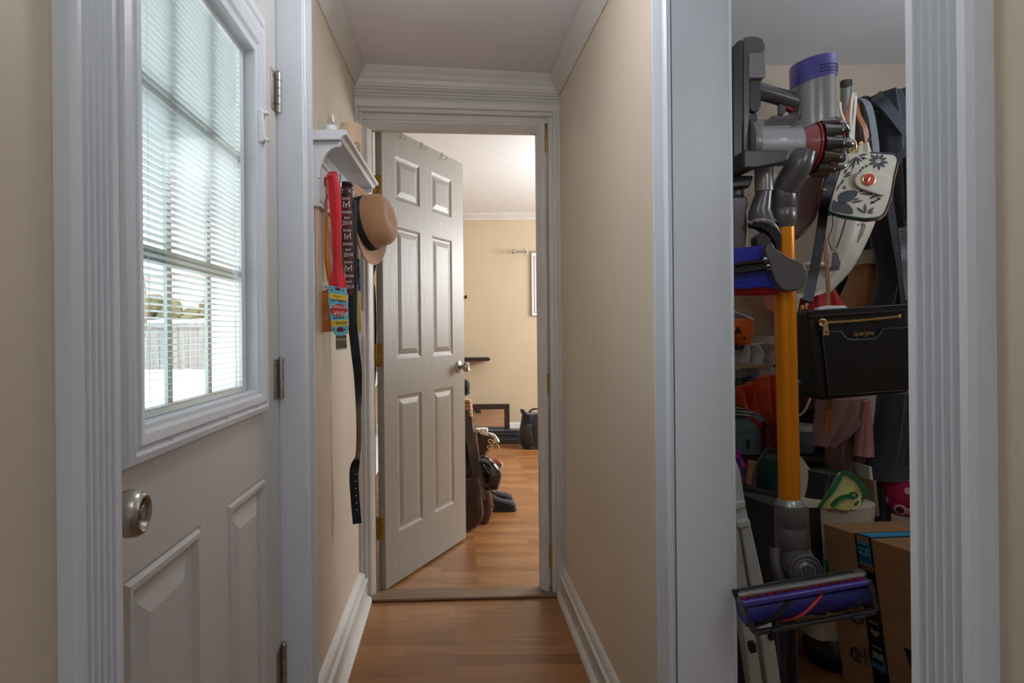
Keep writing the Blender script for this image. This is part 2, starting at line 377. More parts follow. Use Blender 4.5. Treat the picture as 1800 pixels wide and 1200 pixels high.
def textverts(body, size, ext=.0004, align='CENTER'):
    cu = bpy.data.curves.new('t', 'FONT'); cu.body = body; cu.size = size; cu.extrude = ext; cu.align_x = align; cu.align_y = 'CENTER'; cu.resolution_u = 3
    ob = bpy.data.objects.new('t', cu); C.objects.link(ob); bpy.context.view_layer.update()
    me = bpy.data.meshes.new_from_object(ob.evaluated_get(bpy.context.evaluated_depsgraph_get()))
    vs = [v.co.copy() for v in me.vertices]; fs = [list(p.vertices) for p in me.polygons]
    bpy.data.objects.remove(ob); bpy.data.curves.remove(cu); bpy.data.meshes.remove(me)
    return vs, fs
def text(mb, body, size, o, u, v, shear=0, sx=1, align='CENTER'):
    vs, fs = textverts(body, size, align=align); u = Vector(u).normalized(); v = Vector(v).normalized(); n = u.cross(v); o = Vector(o)
    return mb.add([o+u*(p.x*sx+shear*p.y)+v*p.y+n*p.z for p in vs], fs)
def fluted(mb, o, sd, nd, wd, t, axis, length, nfl=5):   # fluted casing: profile across wd, thickness t, swept along axis
    o = Vector(o); sd = Vector(sd); nd = Vector(nd); axis = Vector(axis)
    pr = [(0, 0), (0, t*.8), (.06, t), (.14, t)]
    a, b = .17, .83; st = (b-a)/nfl
    for i in range(nfl):
        q = a+i*st
        pr += [(q, t), (q+st*.14, t*.78), (q+st*.36, t*.66), (q+st*.64, t*.66), (q+st*.86, t*.78), (q+st, t)]
    pr += [(.86, t), (.94, t), (1, t*.8), (1, 0)]
    return mb.prism([o+sd*(wd*x)+nd*y for x, y in pr], axis*length)
def panelled(mb, U0, U1, V0, V1, panels, thick, mp, prof, hole=False):
    us = sorted({U0, U1, *[p[0] for p in panels], *[p[1] for p in panels]}); vs = sorted({V0, V1, *[p[2] for p in panels], *[p[3] for p in panels]})
    for i in range(len(us)-1):
        for j in range(len(vs)-1):
            a, b, c, d = us[i], us[i+1], vs[j], vs[j+1]
            if any(p[0] <= a and b <= p[1] and p[2] <= c and d <= p[3] for p in panels): continue
            mb.add([mp(a, c, 0), mp(b, c, 0), mp(b, d, 0), mp(a, d, 0)], [(0, 1, 2, 3)])
    for (a, b, c, d) in panels:
        rings = [[mp(a+q, c+q, h), mp(b-q, c+q, h), mp(b-q, d-q, h), mp(a+q, d-q, h)] for q, h in prof]
        n = len(rings); mb.add([p for r in rings for p in r], [(k*4+i, k*4+(i+1) % 4, k*4+4+(i+1) % 4, k*4+4+i) for k in range(n-1) for i in range(4)]+([] if hole else [(n*4-4, n*4-3, n*4-2, n*4-1)]))
    mb.add([mp(U0, V0, 0), mp(U1, V0, 0), mp(U1, V1, 0), mp(U0, V1, 0), mp(U0, V0, -thick), mp(U1, V0, -thick), mp(U1, V1, -thick), mp(U0, V1, -thick)],
           [(0, 4, 5, 1), (1, 5, 6, 2), (2, 6, 7, 3), (3, 7, 4, 0)])
X, Yv, Z = Vector((1, 0, 0)), Vector((0, 1, 0)), Vector((0, 0, 1))
# ================================================================== STRUCTURE
def zc(x, y): return 2.254+(y-2.65)*.05-(x+.4)*.045     # slightly sagging old ceiling
YE = lambda x: 2.66+.05*x                                # the end wall is not quite square
struct(MB().box(-.60, .60, -2.62, 2.66, -.06, 0), 'floor', 'floor', 'narrow hall floor of warm oak laminate strips')
struct(MB().box(-.95, 3.0, 2.661, 6.82, -.06, 0), 'floor', 'floor', 'oak laminate floor of the room beyond the open door')
struct(MB().box(.601, 2.2, -.3, 2.66, -.06, 0), 'floor', 'floor', 'closet floor of oak laminate under the clutter')
m = MB(); q = [(-.60, -2.62), (.58, -2.62), (.58, 2.80), (-.60, 2.80)]
m.prism([(x, y, zc(x, y)) for x, y in q], (0, 0, .08)); struct(m, 'ceiling', 'ceil', 'painted hall ceiling, slightly out of level')
struct(MB().box(-.95, 3.0, 2.80, 6.82, 2.40, 2.48), 'ceiling', 'ceilfar', 'bright white ceiling of the room beyond the door')
struct(MB().box(.581, 2.2, -.3, 2.9, 2.27, 2.35), 'ceiling', 'ceil', 'closet ceiling in shade')
# left wall with the entry door opening (Y .692-1.56)
m = MB(); m.box(-.60, -.385, -2.62, .672, 0, 2.3); m.box(-.60, -.385, .672, 1.575, 2.06, 2.35); m.box(-.60, -.402, 1.575, 2.70, 0, 2.36)
struct(m, 'wall_left', 'wall', 'beige wall on the left of the hall around the entry door')
# right wall with closet opening (Y .61-1.29)
m = MB(); m.box(.465, .576, -2.62, .595, 0, 2.3); m.box(.465, .576, .595, 1.305, 2.05, 2.3); m.box(.465, .576, 1.305, 2.70, 0, 2.36)
struct(m, 'wall_right', 'wall', 'beige wall on the right of the hall beside the closet')
struct(MB().box(-.6, .6, -2.72, -2.62, 0, 2.3), 'wall_back', 'wall', 'beige wall closing the hall behind the viewer')
# end wall with door opening x -.385..+.437
m = MB()
m.prism([(-.98, 2.66, 0), (-.395, 2.66, 0), (-.395, 2.80, 0), (-.98, 2.80, 0)], (0, 0, 2.5))
m.prism([(.450, 2.70, 0), (3.0, 2.70, 0), (3.0, 2.80, 0), (.450, 2.80, 0)], (0, 0, 2.5))
m.prism([(-.395, 2.66, 2.075), (.450, 2.70, 2.075), (.450, 2.80, 2.075), (-.395, 2.80, 2.075)], (0, 0, .42))
struct(m, 'wall_end', 'wall', 'wall at the end of the hall holding the doorway')
struct(MB().box(-.98, 3.0, 6.70, 6.82, 0, 2.5), 'wall_far', 'wallfar', 'tan wall at the far side of the next room')
struct(MB().box(-.98, -.90, 2.80, 6.70, 0, 2.5), 'wall_far_left', 'wallfar', 'tan left wall of the next room')
m = MB()
for i in range(24): z0 = -.1+i*.115; m.prism([(-1.012, 2.63, z0), (-.998, 2.63, z0+.115), (-.982, 2.63, z0+.115), (-.982, 2.63, z0)], (0, 4.25, 0))
m.box(-1.03, -.602, 2.63, 2.658, -.1, 2.66)
struct(m, 'wall_outside', 'siding', 'pale siding of the house corner seen through the entry door glass')
struct(MB().box(2.98, 3.08, 2.66, 6.82, 0, 2.5), 'wall_far_right', 'wallfar', 'tan right wall of the next room')
struct(MB().box(.576, 2.2, 2.82, 2.9, 0, 2.4), 'wall_closet_back', 'wall', 'beige back wall of the closet')
struct(MB().box(2.12, 2.2, -.3, 2.82, 0, 2.4), 'wall_closet_right', 'wall', 'right wall inside the closet')
struct(MB().box(.576, 2.2, -.38, -.3, 0, 2.4), 'wall_closet_near', 'wall', 'near wall inside the closet')
# --- entry door casings and jambs
m = MB(); fluted(m, (-.385, .605, 0), (0, 1, 0), (1, 0, 0), .087, .020, Z, 2.12)
struct(m, 'trim_1', 'trim', 'fluted white casing on the near side of the entry door', smooth_=True)
m = MB(); m.box(-.60, -.368, 1.562, 1.585, 0, 2.06); m.box(-.60, -.50, 1.53, 1.562, 0, 2.06); m.box(-.60, -.385, .672, .690, 0, 2.06); m.box(-.60, -.385, .690, 1.562, 2.045, 2.06)
struct(m, 'trim_2', 'trim', 'white door jamb around the entry door', bevel=.002)
m = MB(); fluted(m, (-.402, 1.578, 0), (0, 1, 0), (1, 0, 0), .088, .036, Z, 2.12)
struct(m, 'trim_3', 'trim', 'fluted white casing on the hinge side of the entry door', smooth_=True)
# --- closet casings and jamb
m = MB(); fluted(m, (.465, 1.382, 0), (0, -1, 0), (-1, 0, 0), .090, .022, Z, 2.12)
struct(m, 'trim_4', 'trim', 'fluted white casing on the far side of the closet opening', smooth_=True)
m = MB(); m.box(.452, .578, 1.288, 1.305, 0, 2.05); m.box(.452, .458, 1.288, 1.2925, 0, 2.05)
m.box(.573, .578, 1.283, 1.305, 0, 2.05); m.box(.465, .578, .595, .608, 0, 2.05); m.box(.465, .578, .608, 1.288, 2.035, 2.05)
struct(m, 'trim_5', 'trim', 'white closet door jamb with chipped paint', bevel=.0025)
m = MB(); fluted(m, (.465, .535, 0), (0, 1, 0), (-1, 0, 0), .080, .021, Z, 2.12)
struct(m, 'trim_6', 'trim', 'fluted white casing on the near side of the closet opening', smooth_=True)
# --- baseboards (profile: offset from wall, z)
bp_ = [(0, 0), (.034, 0), (.034, .008), (.028, .018), (.018, .022), (.018, .082), (.022, .088), (.022, .094), (.014, .100), (.014, .112), (.010, .122), (.004, .130), (0, .134)]
m = MB(); m.prism([(-.402+a*1.5, 1.666, b) for a, b in bp_], (0, .985, 0)); struct(m, 'baseboard_left', 'trimwarm', 'tall moulded white baseboard along the left wall', smooth_=True)
m = MB(); m.prism([(.465-a, 1.384, b) for a, b in bp_], (0, 1.29, 0)); struct(m, 'baseboard_right', 'trimwarm', 'tall moulded white baseboard along the right wall', smooth_=True)
m = MB(); m.prism([(-.90, 6.70-a*.8, b*1.25) for a, b in bp_], (3.88, 0, 0)); struct(m, 'baseboard_far', 'trimwarm', 'white baseboard along the far wall', smooth_=True)
# --- crown mouldings
def crown(name, pts, lab, xw, s):
    m = MB(); pr = [(0, -.075), (.006, -.075), (.010, -.066), (.016, -.060), (.024, -.044), (.030, -.030), (.038, -.020), (.046, -.012), (.046, .004), (0, .004)]
    m.loft([[Vector((xw+s*a, y, zc(xw, y)+b-.004)) for a, b in pr] for y in pts]); return struct(m, name, 'trimwarm', lab, smooth_=True)
crown('trim_7', (-2.6, .5, 2.64), 'crown moulding along the left wall', -.402, 1)
crown('trim_8', (-2.6, .5, 2.68), 'crown moulding along the right wall', .465, -1)
m = MB(); m.prism([(-.90, 6.70, 2.33), (-.90, 6.685, 2.33), (-.90, 6.675, 2.345), (-.90, 6.63, 2.385), (-.90, 6.63, 2.40), (-.90, 6.70, 2.40)], (3.88, 0, 0)); struct(m, 'trim_9', 'trimwarm', 'crown moulding along the far wall')
# --- header above the doorway: fluted board and raked upper board
def quadbar(mb, c, depth):     # c: 4 points (x,z) left-bottom, right-bottom, right-top, left-top on the end wall
    pp = [Vector((x, YE(x), z)) for x, z in c]; mb.prism([p-Vector((0, depth, 0)) for p in pp], (0, depth+.004, 0))
m = MB(); n = 9
def hz(t, side):        # board profile height -> z at left / right end
    a, b = ((2.086, 2.256) if side < 0 else (2.068, 2.216)); return a+(b-a)*t
prof = [(0, .016), (.03, .020), (.16, .020)]
for i in range(4):
    q = .18+i*.085; prof += [(q, .020), (q+.012, .014), (q+.045, .012), (q+.07, .014), (q+.083, .020)]
prof += [(.55, .021), (.565, .024), (.60, .026), (.68, .030), (.70, .027), (.74, .033), (.82, .038), (.84, .035), (.90, .043), (.96, .050), (1.0, .052)]
m.loft([[Vector((x, YE(x)-d, hz(t, s_))) for t, d in prof]+[Vector((x, YE(x)+.01, hz(1, s_))), Vector((x, YE(x)+.01, hz(0, s_)))] for x, s_ in ((-.402, -1), (.465, 1))])
struct(m, 'trim_10', 'trimwarm', 'wide fluted white header board above the doorway', smooth_=True)
# --- doorway casing strips, jambs and stops
m = MB()
for x0, x1, dd in ((-.412, -.388, .012), (.436, .466, .012)):
    m.prism([(x0, YE(x0)-dd, 0), (x1, YE(x1)-dd, 0), (x1, YE(x1)+.01, 0), (x0, YE(x0)+.01, 0)], (0, 0, 2.09))
    m.box(x0+.008, x0+.014, YE(x0)-dd-.004, YE(x0), .15, 2.08)
m.prism([(-.388, YE(-.388)-.004, 2.070), (.436, YE(.436)-.004, 2.052), (.436, YE(.436)-.004, 2.070), (-.388, YE(-.388)-.004, 2.088)], (0, .05, 0))
fr = m.build('trim_11', 'trimwarm', None, bevel=.0015, kind='structure'); fr['label'] = 'narrow white casing strips at the sides of the doorway'
m = MB()
m.box(-.392, -.372, 2.65, 2.80, 0, 2.07); m.box(.418, .445, 2.69, 2.80, 0, 2.07)
m.prism([(-.375, 2.665, 2.045), (.42, 2.70, 2.030), (.42, 2.80, 2.030), (-.375, 2.80, 2.045)], (0, 0, .05))
# stop frame with sloped inner lip
sx0, sx1 = -.378, .405
def stop(a, b, c, d): m.prism([a, b, c, d], (0, 0, 2.05))
m.prism([(sx0, 2.672, 0), (sx0+.018, 2.672, 0), (sx0+.036, 2.70, 0), (sx0+.036, 2.735, 0), (sx0, 2.735, 0)], (0, 0, 2.045))
m.prism([(sx1, 2.700, 0), (sx1-.016, 2.700, 0), (sx1-.034, 2.725, 0), (sx1-.034, 2.765, 0), (sx1, 2.765, 0)], (0, 0, 2.03))
m.loft([[Vector((x, y0+a, z+b)) for a, b in ((0, 0), (0, -.016), (.026, -.042), (.062, -.042), (.062, 0))] for x, y0, z in ((sx0, 2.672, 2.052), (sx1, 2.700, 2.038))])
fr = m.build('trim_12', 'trimwarm', None, bevel=.0015, kind='structure'); fr['label'] = 'white jamb and door stop of the inner doorway'
for z in (1.955, .905, .16):
    b = MB(); b.box(.417, .4195, 2.715, 2.765, z-.045, z+.045); b.cyl((.414, 2.71, z-.045), (.414, 2.71, z+.045), .007, 12); b.build('hinge', 'brass', fr, smooth_=True, label='brass hinge leaf left on the right jamb')
m = MB(); m.prism([(-.372, 2.63, 0), (.436, 2.66, 0), (.436, 2.76, 0), (-.372, 2.745, 0), ], (0, 0, .012)); struct(m, 'trim_13', 'threshold', 'worn wooden threshold strip on the floor of the doorway', bevel=.005)
# ================================================================== ENTRY DOOR
D = -.435
door = sroot('door_1', (D, 1.12, .02), 'grey white entry door with a blind filled window and two lower panels')
pf = [(0, 0), (.004, -.004), (.010, .004), (.018, .004), (.026, -.006), (.036, -.009), (.062, -.002), (.070, 0)]
mp = lambda u, v, d: Vector((D+d, u, v))
m = MB()
WI = (.865, 1.37, 1.008, 1.752)
panelled(m, .695, 1.557, .02, .93, [(.82, 1.072, .13, .807), (1.197, 1.44, .13, .807)], .042, mp, pf)
panelled(m, .695, 1.557, .93, 2.045, [(WI[0]-.004, WI[1]+.004, WI[2]-.004, WI[3]+.004)], .042, mp, [(0, 0), (0, -.042)], True)
for (a, b, c, d) in ((.695, WI[0], .93, 2.045), (WI[1], 1.557, .93, 2.045), (WI[0], WI[1], .93, WI[2]), (WI[0], WI[1], WI[3], 2.045)):
    m.add([mp(a, c, -.042), mp(b, c, -.042), mp(b, d, -.042), mp(a, d, -.042)], [(0, 1, 2, 3)])
sl = m.build('door_slab', 'extdoor', door)
m = MB(); out = (.80, 1.425, .957, 1.851)
tt = [(0, 0), (0, .010), (.06, .016), (.30, .020), (.36, .015), (.44, .015), (.50, .020), (.78, .016), (.84, .010), (1.0, .008), (1.0, -.041), (.97, -.043)]
rings = []
for t, h in tt:
    r = [out[i]+(WI[i]-out[i])*t for i in range(4)]
    rings.append([mp(r[0], r[2], h), mp(r[1], r[2], h), mp(r[1], r[3], h), mp(r[0], r[3], h)])
m.add([p for r in rings for p in r], [(k*4+i, k*4+(i+1) % 4, k*4+4+(i+1) % 4, k*4+4+i) for k in range(len(rings)-1) for i in range(4)])
wf = m.build('window_frame', 'trim', door, bevel=.002)
b = MB()
for z_ in (1.09, 1.40, 1.70): b.lathe([(.0068, 0), (.0068, .0012), (.0055, .0018)], (D+.0145, .822, z_), X, 16)
for y_ in (.93, 1.16, 1.34): b.lathe([(.0055, 0), (.0055, .0012), (.0045, .0018)], (D+.0150, y_, .978), X, 14)
b.build('screw_cap', 'trim', wf, smooth_=True)
MB().box(-.4475, -.4455, WI[0], WI[1], WI[2], WI[3]).build('pane', 'glass', door)
m = MB()
for z_ in (1.2565, 1.5045): m.box(-.474, -.466, WI[0], WI[1], z_-.010, z_+.010)
for y_ in (1.033, 1.202): m.box(-.473, -.467, y_-.009, y_+.009, WI[2], WI[3])
m.box(-.474, -.466, WI[0], WI[0]+.012, WI[2], WI[3]); m.box(-.474, -.466, WI[1]-.012, WI[1], WI[2], WI[3]); m.box(-.474, -.466, WI[0], WI[1], WI[2], WI[2]+.012)
m.build('muntin_grid', 'muntin', door)
m = MB(); z_ = WI[2]+.012
a_ = math.radians(10)
while z_ < WI[3]-.008:
    c, s_ = math.cos(a_)*.0062, math.sin(a_)*.0062
    m.add([(-.4575-c, WI[0]+.004, z_-s_), (-.4575, WI[0]+.004, z_+.0009), (-.4575+c, WI[0]+.004, z_+s_), (-.4575-c, WI[1]-.030, z_-s_), (-.4575, WI[1]-.030, z_+.0009), (-.4575+c, WI[1]-.030, z_+s_)], [(0, 1, 4, 3), (1, 2, 5, 4)])
    z_ += .0106
bl = m.build('blind', 'slat', door, solid=.0003)
m = MB()
for y_ in (.905, .93, 1.30, 1.32):
    for dx in (-.0066, .0066): m.cyl((-.4575+dx, y_, WI[2]+.006), (-.4575+dx, y_, WI[3]), .0005, 5)
m.build('ladder_cord', 'white', bl); m = MB()
m.box(-.464, -.451, WI[0], WI[1]-.028, WI[2]+.001, WI[2]+.010); m.box(-.464, -.451, WI[0], WI[1]-.002, WI[3]-.012, WI[3]); m.box(-.462, -.452, WI[1]-.028, WI[1]-.004, WI[2]+.001, WI[3])
m.build('blind_rail', 'white', bl)
b = MB(); b.box(D+.004, D+.0165, 1.3850, 1.3875, 1.145, 1.70); b.build('slider_track', 'greystrap', wf)
b = MB(); b.box(D+.008, D+.022, 1.378, 1.397, 1.555, 1.628); b.box(D+.022, D+.032, 1.381, 1.394, 1.558, 1.566); b.box(D+.022, D+.032, 1.381, 1.394, 1.617, 1.625); b.build('blind_slider', 'white', wf, bevel=.003)
# knob
kp = PX(252, 899, -.375); kz = kp.z; ky = kp.y
b = MB(); b.lathe([(.033, 0), (.033, .004), (.028, .010), (.014, .012), (.013, .024), (.018, .028), (.026, .036), (.0285, .046), (.0275, .058), (.0245, .0635), (.021, .0655), (.018, .064), (.0155, .058), (.001, .058)], (D, ky-.012, kz), (1, .10, 0), 36)
kn = b.build('door_knob', 'nickel', door, smooth_=True)
b = MB(); o_ = Vector((D, ky-.012, kz))+Vector((1, .10, 0)).normalized()*.058
b.lathe([(.0095, 0), (.0095, .005), (.008, .006), (.001, .006)], o_, (1, .10, 0), 20); b.obox(o_+X*.0085, Yv, (Z+Yv*.3).normalized(), X, .004, .017, .008); b.build('thumb_turn', 'nickel', kn, smooth_=True)
for py in (162, 665, 1168):
    z_ = P(487, py, 1.55).z; b = MB()
    for i in range(5): b.cyl((-.427, 1.553, z_-.05+i*.02), (-.427, 1.553, z_-.05+i*.02+.0192), .0068, 14)
    b.lathe([(.0068, 0), (.005, .004), (.0005, .005)], (-.427, 1.553, z_+.05), Z, 14)
    b.box(-.437, -.4325, 1.515, 1.545, z_-.05, z_+.048)
    hg = b.build('hinge', 'nickel', door, bevel=.0006)
    s2 = MB()
    for dz in (-.034, .034): s2.lathe([(.0042, 0), (.0036, .0012), (.0005, .0014)], (-.4325, 1.530, z_+dz), X, 10)
    s2.build('screw', 'charcoal', hg)
# ================================================================== INNER SIX PANEL DOOR
hx, hy = -.303, 2.735; dv = Vector((.472, .8816, 0)).normalized(); nv = Vector((dv.y, -dv.x, 0)); W2 = .772
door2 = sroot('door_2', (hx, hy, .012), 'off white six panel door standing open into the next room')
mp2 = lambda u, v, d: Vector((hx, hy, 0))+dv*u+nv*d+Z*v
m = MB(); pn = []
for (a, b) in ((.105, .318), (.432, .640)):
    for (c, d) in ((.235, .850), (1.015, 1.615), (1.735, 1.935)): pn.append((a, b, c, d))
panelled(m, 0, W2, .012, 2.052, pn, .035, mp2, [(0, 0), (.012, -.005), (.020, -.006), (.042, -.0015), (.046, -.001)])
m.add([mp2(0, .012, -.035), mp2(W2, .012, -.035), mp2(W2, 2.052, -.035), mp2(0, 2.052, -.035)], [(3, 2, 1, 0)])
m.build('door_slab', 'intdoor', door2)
for py, pz in ((322, 1.775), (624, 1.035), (928, .275)):
    b = MB(); c = mp2(0, pz, -.018); b.obox(c-dv*.001, nv, Z, dv, .030, .10, .0025); b.obox(c-dv*.001-nv*.028, nv, Z, dv, .026, .10, .0025)
    b.cyl(mp2(-.002, pz-.05, -.038), mp2(-.002, pz+.05, -.038), .0055, 10)
    hg = b.build('hinge', 'brass', door2, bevel=.0008)
    s2 = MB()
    for dz in (-.034, 0, .034): s2.lathe([(.004, 0), (.0034, .001), (.0004, .0012)], mp2(-.0025, pz+dz, -.016+(.006 if dz else -.004)), -dv, 10)
    s2.build('screw', 'brass', hg)
b = MB(); kc = mp2(.705, .948, 0)
for sg in (1, -1):
    o_ = kc if sg > 0 else mp2(.705, .948, -.035)
    b.lathe([(.033, 0), (.032, .005), (.026, .009), (.012, .011), (.011, .026), (.016, .030), (.0245, .036), (.0255, .048), (.0225, .060), (.019, .063), (.017, .061), (.001, .060)], o_, nv*sg, 30)
b.build('door_knob', 'nickel', door2, smooth_=True)
b = MB(); b.obox(mp2(W2+.0005, .948, -.0175), nv, Z, dv, .026, .056, .002); b.build('latch_plate', 'nickel', door2)
for i, u in enumerate((.160, .345, .545)):
    b = MB(); a = .0012
    b.tube([mp2(u, 2.004, -.040), mp2(u, 2.0535, -.0385), mp2(u, 2.0545, -.030), mp2(u, 2.0545, -.004), mp2(u, 2.053, .003), mp2(u, 2.036, .004), mp2(u+.004, 2.026, .008), mp2(u+.006, 2.020, .018), mp2(u+.006, 2.026, .024)], .0016, 8, k=4)
    b.lathe([(.001, -.004), (.0035, -.003), (.0042, 0), (.0035, .003), (.001, .004)], mp2(u+.006, 2.028, .024), Z, 10)
    o = b.build('over_door_hook', 'chrome', None, smooth_=True)
    tag(o, ['wire hook over the open door, nearest the hinges', 'middle wire hook over the top of the open door', 'wire hook over the open door, nearest its free edge'][i], 'hook', 'wire hooks over the door top')
# ================================================================== OUTSIDE THE ENTRY DOOR
m = MB(); m.prism([(-30, -10, -.2), (-.62, -10, -.2), (-.62, 40, .5), (-30, 40, .5)], (0, 0, .01))
g = []
for i in range(25):
    for j in range(13):
        x = -12+11.3*j/12; y = 2.4+7.6*i/24
        g.append((x, y, .35+.25*math.sin(y*1.1+x)*.3+.35*min(1, (y-2.4)/4)+.12*math.sin(x*2.1+y*.7)))
m.add(g, [(i*13+j, i*13+j+1, i*13+j+14, i*13+j+13) for i in range(24) for j in range(12)])
o = m.build('snow_ground', 'snow', None, smooth_=True, kind='structure'); o['label'] = 'snow covered yard beyond the entry door glass'
fn = thing('wooden_fence', 'weathered grey board fence with snow on its rail, seen through the blind', 'fence', (-5, 9.2, .3))
m = MB(); x = -9.0
while x < -1.0: m.box(x, x+.135, 9.2, 9.22, .3, 1.30+.01*math.sin(x*9)); x += .142
m.build('board_panel', 'fence', fn)
MB().box(-9, -1, 9.16, 9.26, 1.25, 1.32).build('rail', 'fence', fn)
for x in (-8, -5.6, -3.2): MB().box(x, x+.1, 9.22, 9.32, .3, 1.36).build('post', 'fence', fn)
m = MB(); m.tube([(-9, 9.2, 1.335), (-6.5, 9.2, 1.35), (-5, 9.2, 1.33), (-3, 9.2, 1.355), (-1, 9.2, 1.335)], .04, 8, k=5, flat=.5); m.build('snow_cap', 'snow', fn, smooth_=True)
m = MB(); random.seed(3)
for i in range(260):
    x = -10+9.4*random.random(); y = 10.1+.8*random.random(); z = .5+1.15*random.random()**.6; r = .12+.12*random.random()
    m.lathe([(0.001, -r), (r*.7, -r*.7), (r, 0), (r*.7, r*.7), (.001, r)], (x, y, z), (random.random()-.5, random.random()-.5, 1), 7)
tag(m.build('hedge', 'hedge', None), 'dry brown green hedge rising behind the grey fence', 'hedge')
nb = thing('neighbour_house', 'pale brick house beyond the fence, washed out by daylight', 'house', (-7, 15, 0))
MB().box(-11.5, -1.5, 15, 21, 0, 2.6).build('wall', 'stone', nb)
m = MB(); m.prism([(-12, 14.6, 2.6), (-12, 21.4, 2.6), (-12, 18, 4.4)], (11, 0, 0)); m.build('roof', 'snow', nb)
tr = thing('column', 'brown column at the left end of the fence, in place of the neighbour house edge', 'column', (-4.2, 8.2, .3))  # round upright standing in for the neighbouring building's brown edge
m = MB(); m.tube([(-4.2, 8.2, .3), (-4.22, 8.2, .9), (-4.16, 8.25, 1.5), (-4.2, 8.2, 2.15)], lambda t: .17-.06*t, 12, k=5); m.build('column_body', 'edgebrown', tr, smooth_=True)
# ================================================================== HALL: SHELF AND WHAT HANGS FROM IT
xw = -.402; YA, YB = 1.80, 2.53
sh = thing('wall_shelf', 'white wall shelf with curved end brackets and hooks, on the left wall', 'shelf', (xw, 2.17, 1.53))
sz = 1.714; fx = -.308
m = MB(); m.prism([(xw, YA-.012, sz), (fx+.008, YA-.012, sz), (fx+.012, YA-.012, sz-.006), (fx+.010, YA-.012, sz-.014), (fx-.002, YA-.012, sz-.018), (fx-.008, YA-.012, sz-.028), (xw, YA-.012, sz-.028)], (0, YB-YA+.024, 0)); m.build('top_board', 'trim', sh, bevel=.0015)
def bracket(y):
    m = MB(); p = [(xw, sz-.028), (fx-.010, sz-.028), (fx-.010, sz-.040)]
    for i in range(9):
        a = PI/2*i/8; p.append((fx-.014-.060*math.sin(a), sz-.044-.085*(1-math.cos(a))))
    p += [(xw+.022, sz-.133), (xw+.018, sz-.133), (xw+.018, sz-.215), (xw, sz-.215)]
    m.prism([(a, y, b) for a, b in p], (0, .016, 0)); return m.build('bracket', 'trim', sh, bevel=.002)
bracket(YA+.004); bracket(YB-.020)
m = MB(); m.box(xw, xw+.010, YA+.01, YB-.01, sz-.205, sz-.028); y = YA+.02
while y < YB-.03: m.box(xw+.010, xw+.0125, y, y+.026, sz-.19, sz-.045); y += .030
m.box(xw+.010, xw+.017, YA+.02, YB-.02, sz-.080, sz-.068); m.build('back_panel', 'trim', sh, bevel=.001)
hooks = []
for hyy in (1.93, 2.17, 2.40):
    b = MB(); z0 = sz-.155; b.box(xw+.012, xw+.016, hyy-.008, hyy+.008, z0-.02, z0+.02)
    b.tube([(xw+.014, hyy, z0), (xw+.032, hyy, z0-.020), (xw+.050, hyy-.004, z0-.008), (xw+.061, hyy-.006, z0+.025), (xw+.062, hyy-.006, z0+.050)], lambda t: .0045-.0008*t, 10, k=6)
    b.lathe([(.0005, -.005), (.0052, -.002), (.0052, .002), (.0005, .005)], (xw+.062, hyy-.006, z0+.054), Z, 10)
    b.build('coat_hook', 'chrome', sh, smooth_=True)
import itertools
for ch_ in sh.children:
    for v_ in ch_.data.vertices: v_.co.z += .042*max(0, v_.co.y+2.17-1.80)
zt = sz+.0045
c = PX(578, 220, -.355)
tl = thing('tealight_holder', 'small clear glass candle holder with a white tealight, near end of the shelf', 'candle holder', (-.352, 1.829, zt-.0035))
b = MB(); b.lathe([(.012, 0), (.030, .001), (.036, .014), (.036, .030), (.033, .052), (.0318, .052), (.0345, .030), (.0345, .015), (.028, .006), (.001, .005)], (-.352, 1.829, zt-.0035), Z, 28); b.build('glass_cup', 'glass', tl, smooth_=True)
b = MB(); b.lathe([(.0195, 0), (.0195, .014), (.018, .015), (.001, .0145)], (-.352, 1.829, zt+.004), Z, 22); w_ = b.build('tealight', 'white', tl, smooth_=True)
MB().cyl((-.352, 1.829, zt+.018), (-.352, 1.829, zt+.026), .0007, 6).build('wick', 'ink', w_)
fg = thing('bird_ornament', 'tiny white bird ornament beside the glass candle holder', 'ornament', (-.335, 1.985, zt+.004))
b = MB(); q = Vector((-.335, 1.985, zt+.004)); b.tube([q+Vector((-.012, 0, .016)), q+Vector((0, 0, .013)), q+Vector((.013, 0, .018)), q+Vector((.018, 0, .026))], lambda t: .010*math.sin(PI*min(.95, .12+.9*t))+.001, 12, k=4); b.lathe([(.010, 0), (.006, .003), (.003, .008)], q, Z, 12); b.build('body', 'white', fg, smooth_=True)
b = MB(); b.ribbon([q+Vector((-.010, 0, .017)), q+Vector((-.022, 0, .030)), q+Vector((-.024, 0, .038))], .008, .002, (0, 1, 0)); b.build('tail', 'white', fg)
cn = thing('pillar_candle', 'peach pillar candle with a speckled lower band, middle of the shelf', 'candle', (-.345, 2.16, zt+.0115))
b = MB(); b.lathe([(.035, .052), (.0355, .118), (.033, .122), (.026, .119), (.001, .117)], (-.345, 2.16, zt+.0115), Z, 30); b.build('wax', 'candle', cn, smooth_=True)
b = MB(); b.lathe([(.034, 0), (.0362, .002), (.0362, .054), (.034, .056)], (-.345, 2.16, zt+.0115), Z, 30); b.build('seed_band', 'speckle', cn, smooth_=True)
MB().cyl((-.345, 2.16, zt+.0115+.117), (-.345, 2.16, zt+.0115+.128), .0009, 6).build('wick', 'ink', cn)
